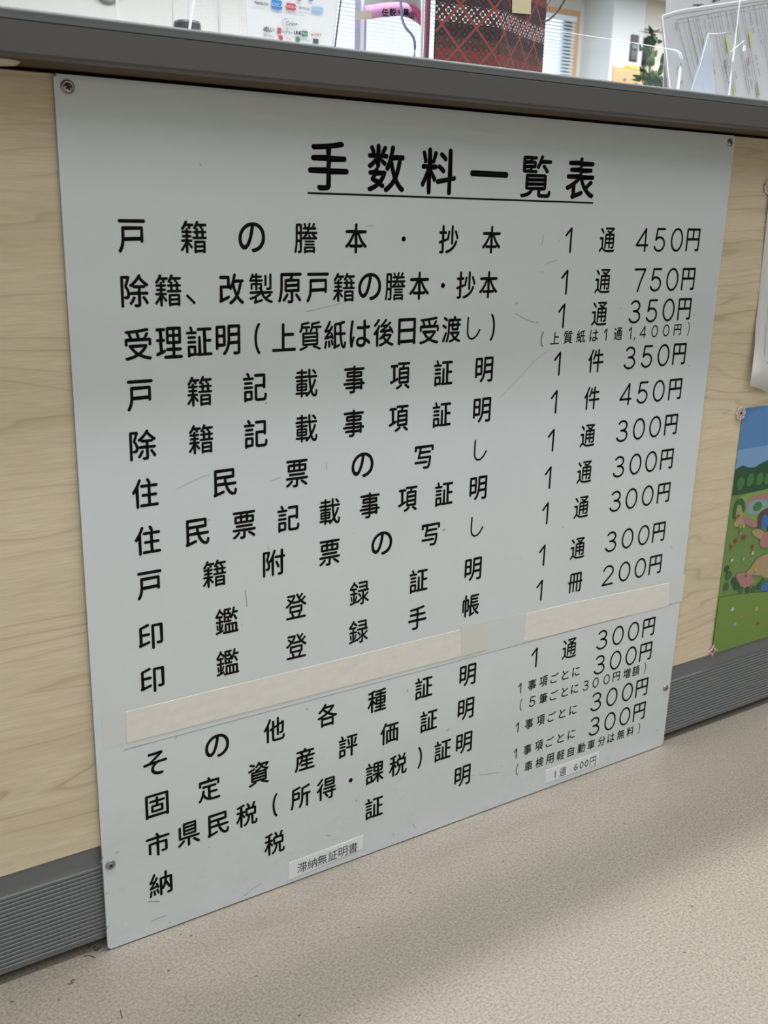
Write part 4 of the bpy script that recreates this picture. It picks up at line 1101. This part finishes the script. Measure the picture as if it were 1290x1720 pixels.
# list papers in a clear holder at the right
def list_papers():
    y = 0.05
    t = thing('list_papers', 'large ruled list sheets with yellow marker leaning in a clear holder at right', 'papers', tuple(P(1125, 148, y)))
    Q = lambda u, v, d=0.0: P(u, v, y - d)
    mp = mat('list_paper', (0.47, 0.48, 0.50), 0.55)
    slab('sheet', [Q(1122.5, 150), down(Q(1125.5, 165)), down(Q(1330, 190)), Q(1345, -32), Q(1110, 26.5)], NS, 0.001, mp, t)
    Q2 = lambda u, v: P(u, v, y + 0.01)
    slab('rear_sheet', [down(Q2(1126, 40)), down(Q2(1330, 40)), Q2(1330, -60), Q2(1120.5, -12)], NS, 0.001, mat('rear_list_paper', (0.56, 0.57, 0.59), 0.55), t)
    # white upper margin of the front sheet and its left folded edge
    def seg(pts, wpx, m, d=0.0016, name='ruled_line'):
        VF = ribbon([(Q(u, v).x, Q(u, v).z) for u, v in pts], wpx * 0.00078, caps=False)
        return flat(name, VF, lambda x, z: (x, y - d, z), m, t)
    seg([(1111, 27.5), (1124, 149)], 2.6, M_ACR_E, 0.0015, 'holder_edge'); seg([(1111, 26), (1140, 17), (1200, 8), (1300, -7)], 2.0, M_ACR_E, 0.0015, 'holder_edge')
    ml = mat('rule_grey', (0.17, 0.18, 0.19), 0.6)
    VF = ([], [])
    def add(u0, v0, u1, v1, w):
        a, b = Q(u0, v0), Q(u1, v1); add2(VF, ribbon([(a.x, a.z), (b.x, b.z)], w * 0.00078, caps=False))
    add(1135.5, 33.5, 1287, 5.5, 0.9); add(1287, 5.5, 1330, -2, 0.9)
    yt = lambda u: 33.5 - (u - 1135.5) * 28 / 151.5
    vb = lambda u: 142 + (u - 1120) * 0.125
    for u0, w in ((1135.5, 1.0), (1145, .7), (1153.5, 1.6), (1162, .8), (1167, .8), (1170.5, .8), (1192.5, .8), (1198, .7), (1203.5, .8), (1208, .8), (1229.5, .8), (1233, .8), (1243, .6), (1247, .9), (1272, .7), (1276, .8), (1281, .8), (1287, .9), (1300, .8), (1306, .8)):
        dxb = 29 - (u0 - 1135) * 0.03
        add(u0, yt(u0), u0 + dxb, vb(u0 + dxb), w)
    flat('ruled_lines', VF, lambda x, z: (x, y - 0.0016, z), ml, t)
    # columns of tiny writing, two per block
    rr = random.Random(2); VF = ([], []); mk = mat('list_ink', (0.14, 0.14, 0.16), 0.6)
    kan = '市民税務課窓口番号戸籍係住所変更届出国保年金福祉'
    loops = []
    for u0, a, b in ((1180, 28, 60), (1187.5, 26, 64), (1218, 22, 60), (1225.5, 20, 54), (1256, 14, 58), (1265, 12, 78), (1212, 78, 86), (1192, 88, 125), (1215, 104, 140), (1233, 122, 138), (1252, 100, 152), (1268, 95, 130), (1270, 140, 158), (1133.5, 40, 52)):
        v = a
        while v < b:
            s = 4.4
            u = u0 + (v - a) * 0.20
            if rr.random() < 0.82:
                p = Q(u, v); loops += glyph_loops(rr.choice(kan), 0.0034, 0.0034, p.x, p.z)
            v += s
    for u, v in ((1137, 115), (1138.5, 124), (1143, 139)):
        p = Q(u, v); loops += glyph_loops(rr.choice(kan), 0.005, 0.005, p.x, p.z)
    flat('list_writing', fill_loops(loops), lambda x, z: (x, y - 0.0018, z), mk, t)
    my = mat('yellow_marker', (0.50, 0.52, 0.16), 0.5)
    for u0, v0, u1, v1, w in ((1180, 65, 1182, 74, 3.6), (1219, 60, 1222, 86, 5.6), (1257.5, 53, 1261, 77, 5.6), (1232, 144, 1233, 160, 4.5), (1270.5, 144, 1273, 164, 5.5)):
        seg([(u0, v0), (u1, v1)], w, my, 0.00135, 'yellow_highlight')
    mr = mat('faded_red_print', (0.36, 0.20, 0.20), 0.6)
    seg([(1217, 100), (1219, 116)], 2.2, mr, 0.0017, 'red_print'); seg([(1255, 96), (1257, 108)], 2.4, mr, 0.0017, 'red_print'); seg([(1191, 92), (1193, 122)], 1.2, mr, 0.0017, 'red_print')
    # boxed words on the rear sheet
    Pq = lambda u, v: P(u, v, y + 0.008)
    VF = ([], []); q = [Pq(1165, 8.5), Pq(1182.5, 7), Pq(1182, 12), Pq(1166, 14)]
    add2(VF, ribbon([(p.x, p.z) for p in q], 0.0007, closed=True))
    p = Pq(1174, 10.5); add2(VF, text2d('受付', 0.0042, p.x, p.z, 0.0001)); p = Pq(1203, 3.2); add2(VF, text2d('窓口', 0.0085, p.x, p.z, 0.0002))
    flat('print', VF, lambda x, z: (x, y + 0.0085, z), M_INK, t)
list_papers()
# clear leaflet pocket (slanted) and thin upright rod in front of the list
y = 0.02
t = thing('leaflet_pocket', 'slanted clear leaflet pocket in front of the ruled list sheets', 'holder', tuple(P(1165, 150, y)))
M_POCK = mat('pale_blue_clear', (0.62, 0.70, 0.84), 0.15); M_POCK.node_tree.nodes['Principled BSDF'].inputs['Alpha'].default_value = 0.38
slab('pocket_sheet', [P(1161, 152, y), down(P(1163, 158, y)), down(P(1203, 166, y)), P(1197, 100, y), P(1197, 56, y), P(1189, 57, y)], NS, 0.0008, M_POCK, t)
tube_mesh('pocket_edge', [P(1161, 152, y - 0.001), P(1176, 110, y - 0.001), P(1190, 56, y - 0.001)], 0.0003, M_ACR_E, t)
tube_mesh('pocket_lip', [P(1191, 56, y - 0.001), P(1200, 57, y - 0.001), P(1218, 55, y - 0.001)], 0.0004, M_ACR_E, t)
t = thing('clear_upright', 'thin bright clear upright with a small clip before the list sheets', 'holder', tuple(P(1226, 158, y)))
tube_mesh('bright_edge', [down(P(1224.5, 163, y)), P(1224.5, 161, y), P(1228, 125, y), P(1231.5, 98, y), P(1237, 50, y), P(1243, 0, y), P(1246, -20, y)], [0.0010, 0.0010, 0.0009, 0.0008, 0.0006, 0.0008, 0.0008], M_ACR_E, t)
tube_mesh('clip_arm', [P(1227, 87, y - 0.002), P(1236, 80, y - 0.002), P(1250, 68, y - 0.002)], 0.0004, M_ACR_E, t)
slab('clip_flag', [P(1248, 86, y), P(1253, 84, y), P(1252, 76, y), P(1250, 76, y)], NS, 0.001, M_ACR_E, t)

# ================================================================ FAR THINGS ON THE CREAM WALL
def far_box(name, u0, v0, u1, v1, y, depth, m, parent, bevel=0.004):
    a, b = P(u0, v0, y), P(u1, v1, y)
    return box(name, min(a.x, b.x), max(a.x, b.x), y, y + depth, min(a.z, b.z), max(a.z, b.z), m, parent, bevel=bevel)
YF = 5.20
# picture rail and ribbed upper panel
a, b = P(1018, 33, YF), P(1112, 50, YF)
zr = (a.z + b.z) / 2
o = box('wall_rail', 6.07, XR, YF, 5.239, zr - 0.012, zr + 0.012, M_CREAM, bevel=0.004); structure(o); o.name = 'trim_2'
for i, (u, v0, v1, lab) in enumerate(((1066, 56, 106, 'black wall phone left of the potted plant'), (1093.5, 60, 112, 'black wall phone half hidden by the potted plant'))):
    w = 9.2; p = P(u, (v0 + v1) / 2, YF - 0.03)
    t = thing('wall_phone', lab, 'phone', tuple(p), group=None)
    hz = (v1 - v0) * 0.00385 / 2; hx = w * 0.0046
    box('back_plate', p.x - hx, p.x + hx, YF - 0.03, YF + 0.039, p.z - hz, p.z + hz, mat('black_phone_plastic', (0.03, 0.032, 0.035), 0.35), t, bevel=0.008)
    box('grey_panel', p.x - hx * 0.7, p.x + hx * 0.7, YF - 0.036, YF - 0.029, p.z - hz * 0.02, p.z + hz * 0.26, mat('pale_screen', (0.22, 0.23, 0.24), 0.3), t, bevel=0.002)
    box('key_pad', p.x - hx * 0.72, p.x + hx * 0.72, YF - 0.034, YF - 0.029, p.z - hz * 0.86, p.z - hz * 0.22, mat('dark_keys', (0.12, 0.12, 0.125), 0.4), t, bevel=0.002)
# cork-coloured pin board with yellow strip
y = 4.6
t = thing('orange_screen', 'orange brown low screen with a yellow strip left of the plant', 'screen', tuple(P(1055, 138, y)))
q0, q1 = P(1033, 109, y), P(1082, 109, y)
box('panel', q0.x, q1.x, y, y + 0.03, 0.75, q0.z, mat('orange_board', (0.60, 0.38, 0.20), 0.6), t, bevel=0.012)
slab('yellow_strip', [P(1049, 112, y - 0.002), P(1072, 117, y - 0.002), P(1073, 112, y - 0.002), P(1052, 108.5, y - 0.002)], NS, 0.004, mat('yellow_tape', (0.80, 0.58, 0.06), 0.5), t)
p = P(1050, 132, y - 0.004); lathe('round_sticker', [(0.010, 0), (0.010, 0.002), (0.0005, 0.002)], p, (0, -1, 0), mat('purple_sticker', (0.25, 0.18, 0.38), 0.5), t)
q0 = P(1055, 138, y)
boxes('feet', [(q0.x - 0.2, q0.x - 0.17, y - 0.1, y + 0.12, 0, 0.76), (q0.x + 0.1, q0.x + 0.13, y - 0.1, y + 0.12, 0, 0.76)], M_ACR_G, t)

# potted plant
def plant():
    y = 1.35; base = P(1093, 165, y)
    t = thing('potted_plant', 'leafy green potted plant between the black wall phones and the list sheets', 'plant', (base.x, y, 0.80))
    ms = mat('plant_stem', (0.10, 0.09, 0.03), 0.6)
    greens = [mat('leaf_dark', (0.018, 0.060, 0.022), 0.35), mat('leaf_green', (0.05, 0.12, 0.03), 0.35), mat('leaf_light', (0.11, 0.20, 0.05), 0.35)]
    potz = base.z - 0.05
    lathe('pot', [(0.045, 0.0), (0.052, 0.05), (0.060, 0.10), (0.062, 0.105), (0.056, 0.105), (0.054, 0.09), (0.001, 0.09)], (base.x, y, potz - 0.09), (0, 0, 1), mat('white_pot', (0.6, 0.6, 0.58), 0.4), t)
    def stem(pts, r): tube_mesh('stem', [P(u, v, y + d) for u, v, d in pts], r, ms, t, seg=6)
    stem([(1091, 172, 0), (1089, 140, 0), (1092, 110, 0.01), (1094, 80, 0), (1095, 55, 0)], 0.003)
    stem([(1095, 172, 0), (1100, 140, 0.02), (1106, 120, 0.02), (1112, 100, 0.02)], 0.0022)
    stem([(1088, 172, 0), (1080, 140, -0.02), (1076, 122, -0.02)], 0.0022)
    def leaf(u0, v0, u1, v1, wpx, g, d=0.0, bow=0.012):
        a, b = P(u0, v0, y + d), P(u1, v1, y + d - 0.015); ax = (b - a); L = ax.length; ax.normalize()
        side = ax.cross(Vector((CAM - a)).normalized()); side.normalize(); out = side.cross(ax); w = wpx * 0.00165
        V = []; ns = 7
        for i in range(ns + 1):
            s = i / ns; ww = w * math.sin(math.pi * min(1, s * 0.93 + 0.05)) ** 0.75 * (1 if s < 1 else 0.05)
            c = a + ax * L * s + out * bow * math.sin(math.pi * s)
            V += [c - side * ww, c + out * (-0.003), c + side * ww]
        Fc = []
        for i in range(ns):
            for j in range(2): q = i * 3 + j; Fc.append((q, q + 1, q + 4, q + 3))
        k = len(V); V2 = V + [v - out * 0.0008 for v in V]
        Fc += [tuple(x + k for x in f[::-1]) for f in Fc]
        mesh('leaf', V2, Fc, greens[g], t, smooth=True)
    for L in ((1095, 56, 1090, 43, 4, 0), (1093, 56, 1073, 52, 0.8, 0), (1096, 56, 1110, 48, 0.9, 0), (1094, 62, 1102, 58, 5.5, 0, -.01), (1094, 66, 1087, 60, 5, 0), (1096, 74, 1104, 62, 5, 0), (1090, 80, 1083, 66, 5, 0),
              (1095, 78, 1091, 63, 6, 0, -.02), (1104, 70, 1113, 70, 3.6, 0), (1077, 86, 1074, 72, 3, 1), (1088, 92, 1082, 75, 4, 1), (1088, 98, 1090, 78, 3.2, 1), (1098, 95, 1104, 84, 4, 1), (1090, 112, 1099, 84, 4.4, 2), (1094, 112, 1097, 92, 5, 1),
              (1086, 110, 1079, 100, 2, 0), (1112, 108, 1114, 88, 4, 0), (1106, 122, 1118, 104, 3.4, 0), (1104, 130, 1117, 112, 3.2, 1), (1086, 120, 1072, 118, 2, 0), (1078, 120, 1074, 112, 3, 0), (1080, 132, 1062, 126, 4, 1), (1076, 134, 1061, 134, 3.4, 1),
              (1075, 146, 1066, 139, 2.6, 0), (1086, 140, 1080, 112, 5, 1), (1092, 145, 1084, 118, 5.6, 0), (1094, 146, 1096, 116, 5.6, 1), (1100, 142, 1106, 120, 4.6, 1), (1104, 144, 1112, 126, 4, 0), (1112, 146, 1116, 130, 3.4, 1), (1098, 148, 1086, 130, 5, 0),
              (1106, 148, 1100, 128, 5, 0), (1088, 150, 1082, 132, 4.4, 1), (1113, 150, 1108, 132, 3.2, 0), (1094, 130, 1104, 118, 3.6, 2), (1118, 148, 1112, 128, 3, 1)):
        leaf(*L)
    return potz
pz = plant()
# the desk the plant stands on, behind the counter (hidden from here)
t = thing('back_desk', 'low grey office desk behind the counter carrying the potted plant', 'desk', (1.9, 1.4, 0))
dz = pz - 0.09
box('desk_top', 1.35, 2.75, 1.05, 1.75, dz - 0.03, dz - 0.0005, M_TOP, t, bevel=0.003)
for xx in (1.4, 2.66):
    for yy in (1.1, 1.66): box('leg', xx, xx + 0.04, yy, yy + 0.04, 0, dz - 0.03, M_ACR_G, t)
